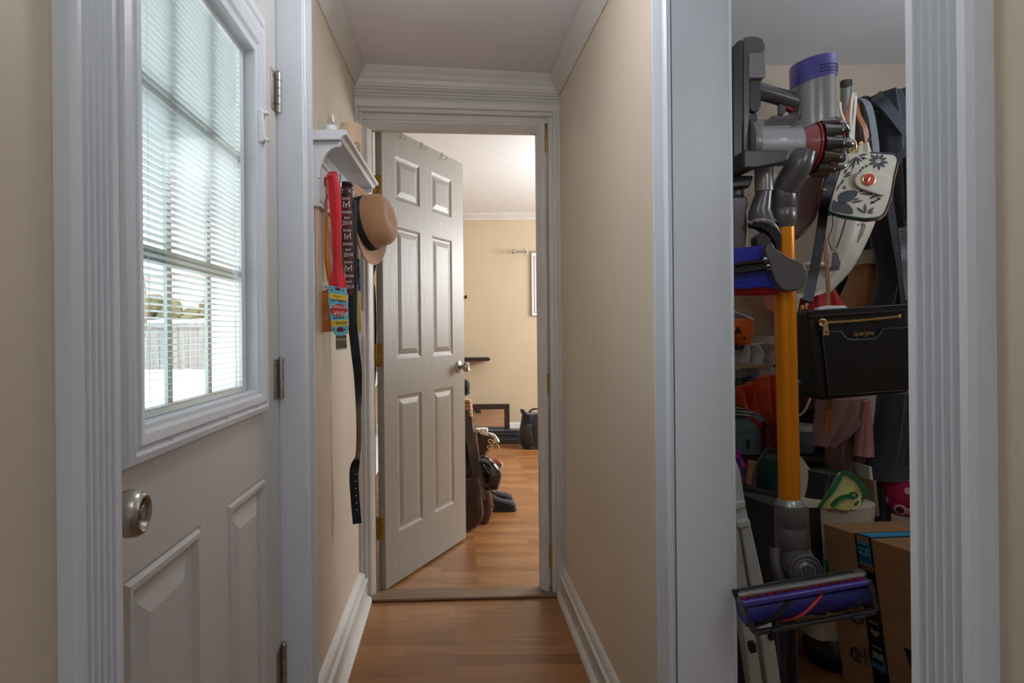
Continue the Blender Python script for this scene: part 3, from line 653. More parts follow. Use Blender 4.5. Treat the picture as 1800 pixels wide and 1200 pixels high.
# --- red ribbon with bottle opener medal
def flatrib(mb, Lp, Rp, Y0, t=.004, amp=.003, nf=1.2, ph=0): return drape(mb, Lp, Rp, Y0, t, amp, nf, 14, 26, ph)
Ym = 1.905
rm = thing('race_medal', 'blue and yellow bottle opener medal on a wide red ribbon', 'medal', P(595, 590, Ym))
m = MB(); flatrib(m, [(574, 309), (577, 345), (582, 400), (585, 450), (583, 480), (577, 496), (580, 502)], [(592, 306), (598, 330), (600, 380), (600, 430), (602, 470), (608, 496), (607, 507)], Ym, .006, .004)
m.tube([P(574, 312, Ym), P(580, 304, Ym+.004), P(590, 304, Ym+.01), P(592, 312, Ym+.02)], .004, 8, k=4)
m.build('ribbon', 'redribbon', rm, smooth_=True)
pl = [(577, 501), (608, 507), (611, 520), (613, 572), (611, 586), (604, 590), (591, 590), (583, 582), (581, 560), (577, 530)]
Yd = Ym-.012
m = MB(); slab(m, pl, Yd, .006); body = m.build('opener_plate', 'medalblue', rm, bevel=.0012)
for q_ in ([(578.5, 515), (609.5, 519.5), (610.3, 529.5), (579, 524)], [(582, 563.5), (612, 561.5), (611.5, 572), (583, 574)]):
    m = MB(); slab(m, q_, Yd-.0008, .001); m.build('yellow_band', 'medalyellow', body)
c = P(596, 545, Yd-.0010); m = MB(); m.loft([[c+Vector((.0268*math.cos(a*PI/14), k, .019*math.sin(a*PI/14))) for a in range(28)] for k in (0, .0012)]); m.build('red_oval', 'medalred', body)
U = (P(610, 546, Yd)-P(580, 544.5, Yd)).normalized()
m = MB(); text(m, 'Deuces', .0175, P(596, 538.5, Yd-.0014), U, Z, .25, .95); text(m, 'Wild', .020, P(598, 551, Yd-.0014), U, Z, .25, 1.05)
m.build('script_lettering', 'white', body)
m = MB(); text(m, 'Las Vegas', .0125, P(594, 527.5, Yd-.0014), (P(609, 529, Yd)-P(580, 525.5, Yd)), Z, .25, .95); text(m, 'RAGNAR', .0125, P(601.5, 567.4, Yd-.0014), (P(609, 566.8, Yd)-P(583, 568.6, Yd)), Z, 0, .62)
text(m, 'RELAY', .0055, P(593, 520.6, Yd-.0014), (P(609, 522, Yd)-P(580, 518.5, Yd)), Z, 0, 1.4)
for i in range(4): m.lathe([(.0028, 0), (.0028, .0006), (.0018, .0007), (.0018, 0)], P(588+i*5.2, 558.8-i*.3, Yd-.0002), -Yv, 10)
m.tube([P(585, 572, Yd-.001), P(586, 565, Yd-.001), P(589, 569, Yd-.001), P(592, 564.5, Yd-.001), P(592.5, 572, Yd-.001)], .0007, 5)
m.build('dark_lettering', 'ink', body)
for px, py in ((583.5, 509.5), (603.5, 510), (587, 578), (606.5, 578.5)):
    m = MB(); m.prism([P(px-1.8, py+1.6, Yd-.0004), P(px+1.8, py+1.6, Yd-.0004), P(px, py-2, Yd-.0004)], (0, -.0006, 0)); m.build('spade_mark', 'ink', body)
for q_ in ([(592, 583), (592, 577.5), (595, 574.8), (601, 574.6), (604, 577), (604.5, 583)], [(588.5, 504.5), (598.5, 506.2), (597, 511), (590.5, 510)]):
    m = MB(); slab(m, q_, Yd-.0006, .0012); m.build('opener_recess', 'maroon', body)
m = MB(); slab(m, [(590, 590), (609, 589), (609.5, 613), (590.5, 615.5)], Yd+.004, .005); slab(m, [(592, 588), (607, 588), (607, 593), (592, 593)], Yd+.002, .004); pt = m.build('pewter_tag', 'pewter', rm, bevel=.0008)
for q_ in ([(590, 596), (609.3, 594.6), (609.3, 596.6), (590, 598)], [(590.5, 612.5), (609.4, 610.8), (609.5, 613), (590.5, 615.2)]):
    m = MB(); slab(m, q_, Yd+.003, .002); m.build('rim', 'nickel', pt)
# --- orange ribbon medal
Yo = 1.925
om = thing('race_medal', 'orange rectangular medal on a thin orange and white ribbon', 'medal', P(574, 583, Yo))
m = MB(); flatrib(m, [(571, 312), (571, 360), (570, 420), (570, 455), (574, 485), (576, 494)], [(576, 309), (575, 350), (576, 410), (577, 440), (580, 475), (581, 494)], Yo, .003)
flatrib(m, [(576, 400), (581, 430), (585, 460), (583, 485), (577, 496)], [(579, 398), (585, 430), (591, 470), (590, 486), (583, 496)], Yo+.008, .003); m.build('ribbon', 'orangeribbon', om, smooth_=True)
m = MB(); flatrib(m, [(576.5, 380), (577, 420), (577.5, 450), (580, 480), (579, 494)], [(577.5, 380), (581, 425), (584.5, 460), (585, 480), (582, 494)], Yo+.004, .002); m.tube([P(569, 505, Yo-.004), P(573, 500, Yo-.008), P(578, 504, Yo-.004)], .007, 8, k=3); m.build('white_band', 'white', om, smooth_=True)
m = MB(); slab(m, [(564, 513), (577, 507), (590, 510), (590, 582), (565.5, 584)], Yo, .006); pb = m.build('plate', 'medalorange', om, bevel=.001)
m = MB()
for i in range(14): m.lathe([(.0012, 0), (.0012, .0008)], P(569+(i*7 % 9), 551+(i*5 % 12), Yo-.0002), -Yv, 6)
m.build('glitter_dots', 'white', pb)
# --- maroon lanyard with year print
Yl = 2.02
ly = thing('race_lanyard', 'maroon lanyard printed with white year numbers, behind the red ribbon', 'lanyard', P(613, 520, Yl))
m = MB(); flatrib(m, [(599, 322), (600, 380), (604, 440), (607, 490), (610, 518)], [(618, 320), (620, 380), (622, 440), (622, 490), (619, 520)], Yl, .003, .001); lb = m.build('ribbon', 'maroon', ly, smooth_=True)
m = MB(); y = 336
fcs = [('2014', 9), ('RAGNAR', 5), ('M', 17), ('RAGNAR', 6), ('RELAY', 5)]
i = 0
while y < 508:
    t_, s_ = fcs[i % 5]; i += 1
    xx = 608+(y-330)*.035
    if t_ == 'M':
        for dx in (0,): m.tube([P(xx-5, y+6, Yl-.004), P(xx-5, y-4, Yl-.004), P(xx-1, y+2, Yl-.004), P(xx+1, y+2, Yl-.004), P(xx+5, y-5, Yl-.004), P(xx+5, y+6, Yl-.004)], .0016, 6); m.tube([P(xx, y+1, Yl-.004), P(xx-1, y+7, Yl-.004)], .0014, 6)
        y += 15
    else: text(m, t_, s_*.0021, P(xx, y, Yl-.0035), X, Z, 0, .62 if len(t_) > 4 else .8); y += s_+4
m.build('lettering', 'white', lb)
m = MB(); m.tube([P(597, 326, Yl), P(601, 321, Yl-.012), P(612, 321, Yl-.012), P(619, 326, Yl)], .006, 8, k=4, flat=.6); m.lathe([(.010, 0), (.010, .004), (.008, .005)], P(608, 338, Yl-.002), -Yv, 16); m.build('clip', 'black', ly, smooth_=True)
gl_ = thing('race_lanyard', 'green patterned lanyard, a sliver showing beside the maroon one', 'lanyard', P(603, 495, 2.05))
m = MB(); flatrib(m, [(599, 400), (600, 440), (601, 470), (602, 494)], [(603.5, 400), (605, 440), (605.5, 470), (606, 494)], 2.05, .003, .001); m.build('ribbon', 'greenrib', gl_, smooth_=True)
bm_ = thing('wooden_medal', 'tall pale wooden medal hanging from a blue patterned ribbon', 'medal', P(630, 586, 2.26))
m = MB(); flatrib(m, [(627, 455), (628, 480), (629, 500), (630, 514)], [(632, 455), (633, 480), (634, 500), (634.5, 514)], 2.26, .003, .001); flatrib(m, [(618, 440), (624, 470), (628, 500)], [(622, 440), (628, 470), (632, 500)], 2.27, .003, .001); m.build('ribbon', 'bluerib', bm_, smooth_=True)
m = MB(); slab(m, [(626, 511), (632.5, 511), (636, 583), (625, 584)], 2.25, .007); m.build('plate', 'palewood', bm_, bevel=.0015)
pp = tag((lambda m: (slab(m, [(624, 584), (626, 583.5), (640, 588), (640, 592), (627, 590)], 2.33, .0008), slab(m, [(633, 548), (640, 546), (641, 590), (634, 588)], 2.335, .0008), m.build('race_bib', 'paper', None))[2])(MB()), 'crumpled white paper bib peeking out behind the wooden medal', 'paper')
# --- belt
Yb = 2.13
be = thing('leather_belt', 'long black leather belt hanging by its buckle, punched with five holes', 'belt', P(626, 920, Yb))
m = MB(); bpts = [P(a, b, Yb+d) for a, b, d in ((620, 352, -.03), (620, 420, -.03), (620, 520, -.025), (620, 570, -.02), (624, 610, -.01), (629, 660, 0), (630.5, 720, 0), (631, 770, 0), (629, 800, .002), (622, 830, -.004), (624, 875, 0), (628, 920, 0))]
def bside(t):
    if t < .36: return Vector((1, .15, 0))
    if t < .55: return Vector((1, .15, 0)).lerp(Vector((.35, 1, 0)), (t-.36)/.19)
    if t < .74: return Vector((.35, 1, 0))
    if t < .80: return Vector((.35, 1, 0)).lerp(Vector((1, .2, 0)), (t-.74)/.06)
    return Vector((1, .2, 0))
m.ribbon(bpts, .030, .0035, bside, k=8); st = m.build('strap', 'blackleather', be, smooth_=True)
m = MB()
for i in range(6): m.lathe([(.0022, 0), (.0022, .0006)], P(624.5+i*.55, 833+i*12.6, Yb-.0042), -Yv, 8)
m.build('hole', 'white', st)
m = MB(); m.tube([P(606, 348, Yb-.03), P(606, 362, Yb-.03), P(622, 362, Yb-.03), P(622, 348, Yb-.03), P(606, 348, Yb-.03)], .0035, 8); m.build('buckle', 'black', be, smooth_=True)
m = MB(); slab(m, [(604, 350), (622, 350), (622, 366), (605, 366)], Yb-.036, .012); m.build('belt_loop', 'blackleather', be, bevel=.002)
# --- hat
ax = Vector((.93, -.27, .20)).normalized(); Yh = 2.28
hb = P(641, 394, Yh)
ht = thing('felt_hat', 'tan wool felt hat with a black band hanging from the shelf hook', 'hat', hb)
m = MB(); m.lathe([(.150, -.004), (.152, -.001), (.148, .001), (.120, -.003), (.100, 0), (.096, .004), (.092, .004), (.090, 0), (.118, -.007), (.148, -.006)], hb, ax, 48, caps=False)
br = m.build('brim', 'felt', ht, smooth_=True)
for v in br.data.vertices:
    p = v.co; r = p-ax*p.dot(ax); k = max(0, r.length-.09)/.06; v.co = p+ax*(.022*k*abs(r.normalized().dot(Vector((.2, 1, 0)).normalized()))**2)
m = MB(); pr_ = [(.098, 0), (.098, .02), (.097, .05), (.092, .078), (.080, .096), (.060, .104), (.040, .100), (.001, .094)]
m.lathe(pr_, hb, ax, 40, caps=False); m.build('crown', 'felt', ht, smooth_=True)
m = MB(); m.lathe([(.0995, .001), (.1002, .006), (.1002, .024), (.0995, .029)], hb, ax, 40, caps=False); m.build('hat_band', 'ribbonblack', ht, smooth_=True, solid=.001)
# ================================================================== THE ROOM BEYOND
m = MB(); m.box(-.7, .375, 6.50, 6.70, .835, .870); m.prism([(.375, 6.50, .870), (.385, 6.50, .862), (.385, 6.50, .850), (.372, 6.50, .835), (.372, 6.50, .870)], (0, .2, 0)); m.box(-.7, .38, 6.49, 6.50, .855, .870)
tag(m.build('floating_shelf', 'darkwood', None, bevel=.003), 'dark wood floating shelf on the tan far wall', 'shelf')
win = sroot('window_1', (1.15, 6.69, 1.30), 'white framed window panel on the far wall, partly hidden by the doorway')
m = MB(); m.box(.845, 1.45, 6.67, 6.70, 1.305, 1.975); m.build('window_frame', 'white', win, bevel=.004)
m = MB(); m.box(.875, 1.42, 6.660, 6.672, 1.335, 1.945); m.box(.895, 1.40, 6.655, 6.662, 1.355, 1.925); m.build('panel', 'paper', win, bevel=.003)
m = MB(); m.lathe([(.016, 0), (.015, .006), (.001, .008)], (.895, 6.66, 1.925), -Yv, 14); m.build('knob', 'white', win, smooth_=True)
rd = thing('curtain_rod', 'thin brushed steel curtain rod with a round finial above the window', 'curtain rod', (1.0, 6.6, 2.0))
zr = P(925, 442, 6.6).z; xr = P(901, 442, 6.6).x
MB().cyl((xr+.02, 6.6, zr), (1.9, 6.6, zr), .008, 12).build('rod', 'nickel', rd, smooth_=True)
b = MB(); b.lathe([(.006, 0), (.012, .004), (.020, .012), (.022, .020), (.018, .030), (.001, .034)], (xr+.03, 6.6, zr), -X, 16); b.build('finial', 'nickel', rd, smooth_=True)
b = MB(); b.cyl((xr+.155, 6.6, zr), (xr+.155, 6.70, zr+.02), .005, 8); b.box(xr+.14, xr+.17, 6.695, 6.70, zr-.01, zr+.05); b.tube([(xr+.155, 6.588, zr+.01), (xr+.155, 6.588, zr-.012), (xr+.155, 6.61, zr-.014)], .005, 8); b.cyl((xr+.155, 6.59, zr-.03), (xr+.155, 6.59, zr-.012), .004, 8); b.build('rod_bracket', 'nickel', rd, smooth_=True)
mr = thing('framed_mirror', 'low dark framed mirror leaning against the far wall', 'mirror', (.42, 6.5, 0))
x0, x1, z1_ = -.28, P(896, 740, 6.5).x, P(860, 710, 6.5).z; yy = 6.5
m = MB()
m.box(x0, x1, yy, yy+.03, z1_-.055, z1_); m.box(x0, x1, yy, yy+.03, 0, .055); m.box(x0, x0+.055, yy, yy+.03, .055, z1_-.055); m.box(x1-.055, x1, yy, yy+.03, .055, z1_-.055)
m.build('frame', 'darkwood', mr, bevel=.004); MB().box(x0+.055, x1-.055, yy+.010, yy+.016, .055, z1_-.055).build('mirror_glass', 'mirror', mr)
m = MB(); a = P(912, 755, 6.42).x; m.box(-.1, a, 6.36, 6.47, 0, .135); m.box(-.1, a, 6.34, 6.47, 0, .05); m.box(-.1, a, 6.35, 6.36, .09, .10)
tag(m.build('storage_bench', 'binbody', None, bevel=.006), 'low black box standing in front of the mirror', 'box')
bk = thing('backpack', 'black backpack standing on the floor against the far wall', 'backpack', P(935, 789, 6.07))
m = MB(); drape(m, [(918, 726), (915, 745), (911, 765), (913, 780), (922, 789)], [(950, 726), (955, 740), (958, 765), (958, 780), (955, 789)], 6.12, .20, .006, 2, 26, 18); m.build('body', 'blackcloth', bk, smooth_=True)
m = MB(); drape(m, [(914, 719), (916, 726), (921, 730)], [(921, 719), (925, 724), (930, 730)], 6.06, .05, .003, 1, 12, 5); m.tube([P(930, 724, 6.05), P(937, 719, 6.03), P(946, 719, 6.03), P(952, 724, 6.05)], .012, 8, k=4, flat=.5); m.build('top_flap', 'blackcloth', bk, smooth_=True)
m = MB(); m.ribbon([P(944, 728, 5.995), P(941, 750, 5.99), P(944, 772, 5.995), P(948, 785, 6.0)], .03, .006, X, k=5); m.build('shoulder_strap', 'black', bk, smooth_=True)
m = MB(); puff(m, [(922, 748), (936, 746), (940, 768), (936, 782), (922, 780), (918, 764)], 6.01, .04, 4); m.build('front_pocket', 'black', bk, smooth_=True)
# --- shoe rack behind the door, boots and shoes
rk = thing('shoe_rack', 'dark metal shoe rack mostly hidden behind the open door', 'rack', (-.2, 4.15, 0))
m = MB()
for z in (.172, .298):
    for y in (4.16, 4.24, 4.32, 4.40): m.cyl((-.48, y, z), (.15, y, z), .006, 8)
m.build('shelf_bars', 'black', rk, smooth_=True)
for x in (-.48, .15):
    m = MB(); m.cyl((x, 4.15, 0), (x, 4.15, .29), .006, 8); m.cyl((x, 4.42, 0), (x, 4.42, .29), .006, 8)
    for z in (.164, .290): m.cyl((x, 4.15, z), (x, 4.42, z), .006, 8)
    m.build('side_frame', 'black', rk, smooth_=True)
bt = thing('laced_boot', 'brown leather boot with cream lining and loose laces, toe away, on the rack', 'boot', P(845, 800, 4.1))
Yt = 4.21
m = MB(); drape(m, [(830, 757), (833, 775), (832, 795), (834, 806)], [(871, 768), (866, 780), (858, 795), (850, 806)], Yt, .10, .003, 1, 24, 12); m.build('shaft', 'bootbrown', bt, smooth_=True)
m = MB(); drape(m, [(834, 753), (838, 758), (846, 764)], [(858, 752), (858, 757), (856, 764)], Yt-.01, .07, .005, 3, 20, 6); drape(m, [(858, 760), (862, 768), (868, 774)], [(870, 763), (877, 772), (878, 777)], Yt-.01, .04, .004, 2, 14, 6); m.build('lining', 'shearling', bt, smooth_=True)
m = MB(); m.tube([P(856, 808, Yt-.04), P(854, 796, Yt-.055), P(861, 792, Yt-.058), P(856, 784, Yt-.058), P(864, 782, Yt-.058), P(858, 775, Yt-.06), P(862, 772, Yt-.06), P(868, 778, Yt-.06), P(862, 790, Yt-.06), P(855, 800, Yt-.055)], .0035, 6, k=6)
m.tube([P(869, 776, Yt-.05), P(875, 782, Yt-.05), P(878, 789, Yt-.045)], .0042, 6, k=4); m.build('lace', 'lace', bt, smooth_=True)
bt2 = thing('sneaker', 'red brown suede shoe toe poking past the black bag', 'shoe', P(872, 830, 4.28))
m = MB(); puff(m, [(812, 826), (820, 812), (850, 806), (866, 806), (876, 806), (881, 813), (881, 822), (872, 828)], 4.30, .09, 4); m.build('upper', 'sneaker', bt2, smooth_=True)
m = MB(); m.tube([P(881.5, 813, 4.27), P(882, 819, 4.27), P(879, 825, 4.27)], .008, 8, k=4); m.build('sole', 'white', bt2, smooth_=True)
pb_ = thing('patent_bag', 'shiny black patent bag slumped beneath the brown boot', 'bag', P(855, 858, 4.05))
m = MB(); puff(m, [(838, 806), (850, 803), (862, 806), (874, 816), (881, 830), (881, 842), (876, 856), (868, 861), (845, 862), (836, 840)], 4.06, .16, 3, n=11); m.build('body', 'patent', pb_, smooth_=True)
m = MB(); m.tube([P(840, 806, 3.97), P(850, 802, 3.95), P(862, 810, 3.95), P(867, 817, 3.96)], .010, 8, k=4, flat=.5); m.build('rim', 'patent', pb_, smooth_=True)
for i, (dx, dy, Yq, lab) in enumerate(((0, 0, 3.98, 'black suede shoe on the wooden floor, the nearer of the two'), (-3, -12, 4.16, 'black suede shoe on the wooden floor, the farther of the two'))):
    s_ = thing('suede_shoe', lab, 'shoe', P(880+dx, 896+dy, Yq), 'pair of black suede shoes')
    z0 = .0; xx0 = P(850+dx, 880+dy, Yq).x; rr = []
    for t, hh, ww in ((0, .085, .030), (.12, .10, .036), (.3, .085, .037), (.45, .066, .036), (.6, .056, .040), (.8, .050, .044), (.93, .040, .036), (1, .024, .016)):
        rr.append([Vector((xx0+.205*t, Yq+ww*math.cos(a*PI/9), .016+max(0, hh*(.5+.5*math.sin(a*PI/9)))*(1 if math.sin(a*PI/9) > 0 else .3))) for a in range(18)])
    m = MB(); m.loft(rr); m.build('upper', 'blackcloth', s_, smooth_=True)
    m = MB(); m.loft([[Vector((xx0-.003+.211*t, Yq+sg*ww, z)) for sg, z in ((-1, .001), (1, .001), (1, .017), (-1, .017))] for t, ww in ((0, .024), (.12, .036), (.4, .035), (.75, .046), (.93, .038), (1, .016))]); m.build('sole', 'black', s_, bevel=.002)
# --- bags hanging on the back of the open door
lb_ = thing('leather_bag', 'dark brown leather satchel hanging behind the free edge of the open door', 'bag', P(835, 925, 3.56))
Yg = 3.60
m = MB(); drape(m, [(800, 858), (798, 890), (798, 912), (804, 925)], [(845, 862), (848, 880), (850, 905), (838, 925)], Yg, .09, .003, 1.5, 26, 14); m.build('body', 'brownleather', lb_, smooth_=True)
m = MB(); drape(m, [(803, 842), (802, 862), (802, 880)], [(842, 840), (846, 860), (846, 872)], Yg-.045, .03, .002, 1, 22, 8); m.build('flap', 'brownleather', lb_, smooth_=True)
m = MB(); m.ribbon([P(818, 722, Yg-.02), P(824, 760, Yg-.03), P(830, 800, Yg-.05), P(838, 845, Yg-.03)], .035, .004, (1, .4, 0), k=5); m.ribbon([P(815, 722, Yg+.02), P(828, 790, Yg+.02), P(843, 850, Yg+.02), P(851, 878, Yg)], .03, .004, (1, .4, 0), k=5); m.build('strap', 'brownleather', lb_, smooth_=True)
lb2 = thing('leather_bag', 'wine brown buckled leather bag hanging just right of the dark satchel', 'bag', P(850, 920, 3.66))
Yg2 = 3.72
m = MB(); drape(m, [(838, 868), (838, 890), (838, 908), (842, 919)], [(862, 862), (866, 880), (865, 905), (856, 920)], Yg2, .07, .003, 1, 22, 12); m.build('body', 'winebrown', lb2, smooth_=True)
m = MB(); m.ribbon([P(826, 750, Yg2), P(834, 790, Yg2-.02), P(842, 830, Yg2-.02), P(852, 870, Yg2-.04)], .030, .004, (1, .3, 0), k=6); m.ribbon([P(820, 835, Yg2-.05), P(838, 845, Yg2-.05), P(858, 856, Yg2-.05), P(866, 864, Yg2-.04)], .012, .004, Z, k=5); m.build('strap', 'brownleather', lb2, smooth_=True)
m = MB(); m.tube([P(861, 866, Yg2-.045), P(866, 862, Yg2-.05), P(870, 864, Yg2-.045)], .003, 6, k=3); m.tube([P(864, 886, Yg2-.04), P(869, 886, Yg2-.04), P(868, 895, Yg2-.04), P(864, 895, Yg2-.04), P(864, 886, Yg2-.04)], .002, 6); m.build('buckle', 'brass', lb2, smooth_=True)
bb = thing('black_handbag', 'black shiny handbag with a chain hanging high behind the open door', 'bag', P(826, 760, 3.64))
m = MB(); drape(m, [(806, 722), (806, 760), (806, 800), (810, 840)], [(831, 732), (833, 760), (836, 800), (838, 840)], 3.78, .09, .004, 2, 24, 14); m.build('body', 'patent', bb, smooth_=True)
m = MB()
for i in range(16): c_ = P(833+i*.55, 724+i*5.6, 3.72); m.tube([c_+Vector((.006*math.cos(a*PI/4), 0, .009*math.sin(a*PI/4))) for a in range(9)], .0022, 5)
m.build('chain', 'nickel', bb, smooth_=True)
sc = thing('folded_basket', 'tan woven basket lid stacked above the hanging bags', 'basket', P(825, 735, 3.80))
m = MB()
for i in range(5): drape(m, [(806, 701+i*6), (806, 706+i*6)], [(829+i*.5, 702+i*6), (830.5+i*.5, 707+i*6)], 3.80, .10, .002, 2, 16, 3)
m.build('weave', 'felt', sc, smooth_=True)
cp = thing('wool_hat', 'round black hat hanging above the tan basket, edge past the door', 'hat', P(818, 695, 3.78))
m = MB(); puff(m, [(800, 680), (808, 668), (819, 666), (825, 672), (826, 682), (824, 690), (818, 694), (806, 694)], 3.78, .12, 4); m.build('crown', 'blackcloth', cp, smooth_=True)
m = MB(); m.tube([P(806, 694, 3.72), P(818, 694, 3.70), P(825, 690, 3.73)], .006, 6, k=3); m.build('brim', 'black', cp, smooth_=True)
wk = thing('wall_hook', 'tiny dark hook on the wall just past the open door', 'hook', P(819, 522, 6.69))
m = MB(); q = P(819, 521, 6.66); m.tube([q+Vector((0, .04, 0)), q, q+Vector((0, -.01, .012))], .007, 8); m.box(q.x-.012, q.x+.012, q.y+.03, q.y+.038, q.z-.02, q.z+.01); m.build('peg', 'darkwood', wk, smooth_=True)
st_ = thing('purse_strap', 'black strap of a bag hanging in the hinge gap of the open door', 'strap', P(658, 760, 2.95))
m = MB(); m.tube([P(661, 460, 2.95), P(655, 490, 2.95), P(658, 510, 2.95), P(660, 560, 2.96), P(660, 610, 2.96), P(659, 660, 2.95), P(657, 690, 2.95), P(659, 760, 2.96)], .006, 8, k=5, flat=.6); m.build('loop', 'black', st_, smooth_=True)
# ================================================================== CLOSET: STICK VACUUM
YV = 1.37; k_ = YV/F          # metres per pixel at the vacuum
def V(px, py, d=0): return P(px, py, YV)+Vector((0, d, 0))
def vslab(mb, poly, d0, d1, k=1):
    p = [V(a, b, d0) for a, b in poly]
    if k > 1: p = smoothc(p, k)
    return mb.prism(p, (0, d1-d0, 0))
dk = thing('vacuum_dock', 'dark grey wall dock holding the stick vacuum and its tools on the closet wall', 'vacuum dock', (.578, YV, .9))
m = MB(); vslab(m, [(1278, 92), (1290, 80), (1296, 80), (1296, 300), (1278, 300)], -.028, .045); m.build('back_plate', 'charcoal', dk, bevel=.003)
m = MB(); vslab(m, [(1278, 281), (1356, 281), (1352, 300), (1342, 304), (1300, 312), (1278, 312)], -.078, -.061); vslab(m, [(1278, 281), (1299, 281), (1299, 312), (1278, 312)], -.061, .045); vslab(m, [(1278, 312), (1318, 312), (1312, 332), (1278, 334)], -.02, .04); m.build('cradle', 'charcoal', dk, bevel=.004)
m = MB(); vslab(m, [(1278, 334), (1300, 334), (1296, 360), (1296, 470), (1278, 470)], .02, .045); m.build('tool_holder', 'charcoal', dk, bevel=.003)
vc = thing('stick_vacuum', 'cordless stick vacuum with orange tube and purple filter cap hanging from the dock', 'vacuum', V(1400, 1100))
# battery and charging post
m = MB(); vslab(m, [(1297, 280), (1297, 84), (1300, 74), (1320, 73), (1330, 77), (1335, 86), (1336, 98), (1335, 144), (1331, 147), (1308, 147), (1308, 280)], -.026, .03); m.build('battery_housing', 'dgrey', vc, bevel=.004, seg=3)
m = MB(); vslab(m, [(1306, 103), (1326, 102), (1333, 97), (1335, 144), (1332, 146), (1306, 146)], -.0285, -.020); m.build('battery_cover', 'mgrey', vc, bevel=.0015)
m = MB(); vslab(m, [(1309, 146), (1330, 147), (1330, 192), (1326, 201), (1318, 205), (1311, 201), (1308, 192)], -.022, .02); vslab(m, [(1308, 200), (1326, 205), (1326, 216), (1308, 216)], -.016, .016); m.build('battery_pack', 'charcoal', vc, bevel=.003)
m = MB(); vslab(m, [(1334, 88), (1338, 86), (1340, 90), (1342, 134), (1337, 134)], -.010, .010); m.tube([V(1338, 132), V(1338, 142)], .002, 8); m.build('release_lever', 'silver', vc, bevel=.0015)
# handle with trigger
m = MB(); m.tube([V(1326, 158), V(1345, 163), V(1375, 172), V(1404, 182)], lambda t: .0195-.002*math.sin(PI*t), 20, k=5); m.build('handle', 'dgrey', vc, smooth_=True)
m = MB(); vslab(m, [(1380, 182), (1396, 186), (1394, 197), (1388, 197), (1381, 193)], -.007, .007); m.build('trigger', 'red', vc, bevel=.002)
m = MB(); vslab(m, [(1368, 184), (1378, 186), (1381, 176), (1381, 192), (1378, 200), (1373, 205), (1368, 202)], -.006, .006); m.build('trigger_guard', 'dgrey', vc, bevel=.002)
# motor housing (vertical cylinder with slanted top), purple cap
def slantcyl(mb, cx, r, top, bot, n=40, capr=None):
    def ring(yf, rr): return [V(cx+rr*math.cos(2*PI*i/n), yf(math.cos(2*PI*i/n)), k_*rr*math.sin(2*PI*i/n)) for i in range(n)]
    return mb.loft([ring(bot, r), ring(top, r), ring(lambda c: top(c*.9)-2.0, r*.93)] if capr is None else [ring(bot, r), ring(lambda c: top(c)+4, r), ring(lambda c: top(c)+1.2, r*.975), ring(lambda c: top(c*.9), r*.88)])
m = MB(); slantcyl(m, 1428.5, 35.5, lambda c: 147-8*c, lambda c: 222-12*c); m.build('motor_housing', 'mgrey', vc, smooth_=True)
m = MB(); slantcyl(m, 1429, 36.8, lambda c: 108-6*c, lambda c: 147-8.5*c, capr=1); cap = m.build('filter_cap', 'purple', vc, smooth_=True)
m = MB()
for y0 in (126, 131.5, 137):
    for a0, a1 in ((-105, -62), (-58, -5)):
        pp_ = []
        for i in range(13):
            a = math.radians(a0+(a1-a0)*i/12); c = math.cos(a); pp_.append(V(1429+37.0*c, y0-(-1)*(-6.5*c)+2, k_*37.0*math.sin(a)))
        m.tube(pp_, .0011, 6)
m.build('vent_slot', 'ink', cap)
m = MB(); vslab(m, [(1398, 178), (1404, 172), (1408, 190), (1404, 205), (1396, 216), (1392, 206)], -.024, .024); vslab(m, [(1350, 208), (1410, 207), (1414, 216), (1350, 217)], -.020, .020); m.build('motor_bracket', 'dgrey', vc, bevel=.003)
m = MB(); vslab(m, [(1462, 203), (1465, 201), (1467, 212), (1466, 222), (1462, 222)], -.008, .008); m.build('bin_release', 'red', vc, bevel=.0015)
# clear bin: horizontal cylinder
bc = 258; ax_ = (V(1420, bc)-V(1310, bc)).normalized()
def hlathe(mb, prof, cy, x0, n=36): return mb.lathe([(r*k_, h*k_) for r, h in prof], V(x0, cy), ax_, n)
m = MB(); m.lathe([(44*k_, 0), (46*k_, 3*k_), (46*k_, 104*k_), (43*k_, 112*k_)], V(1309, bc), ax_, 40, caps=False); m.build('clear_bin', 'clear', vc, smooth_=True)
m = MB(); hlathe(m, [(1, 0), (43.5, 0), (45, 2), (45, 5), (42, 7), (42, 12), (1, 12)], bc, 1308.5); m.build('bin_base', 'silver', vc, smooth_=True)
m = MB(); hlathe(m, [(30, 0), (33, 3), (33, 70), (36, 76), (1, 76)], bc, 1321); m.build('shroud', 'shroud', vc, smooth_=True)
m = MB(); hlathe(m, [(30, 0), (36, 8), (43, 20), (1, 20)], bc, 1398); m.build('inner_cone', 'red', vc, smooth_=True)
m = MB(); m.lathe([(46.2*k_, 0), (46.8*k_, 1*k_), (46.4*k_, 4*k_), (45*k_, 5*k_)], V(1418, bc), ax_, 40, caps=False); m.build('red_ring', 'red', vc, smooth_=True, solid=.001)
m = MB(); hlathe(m, [(1, 0), (44, 0), (40, 6), (34, 16), (30, 40), (22, 50), (1, 50)], bc, 1422); m.build('cyclone_core', 'charcoal', vc, smooth_=True)
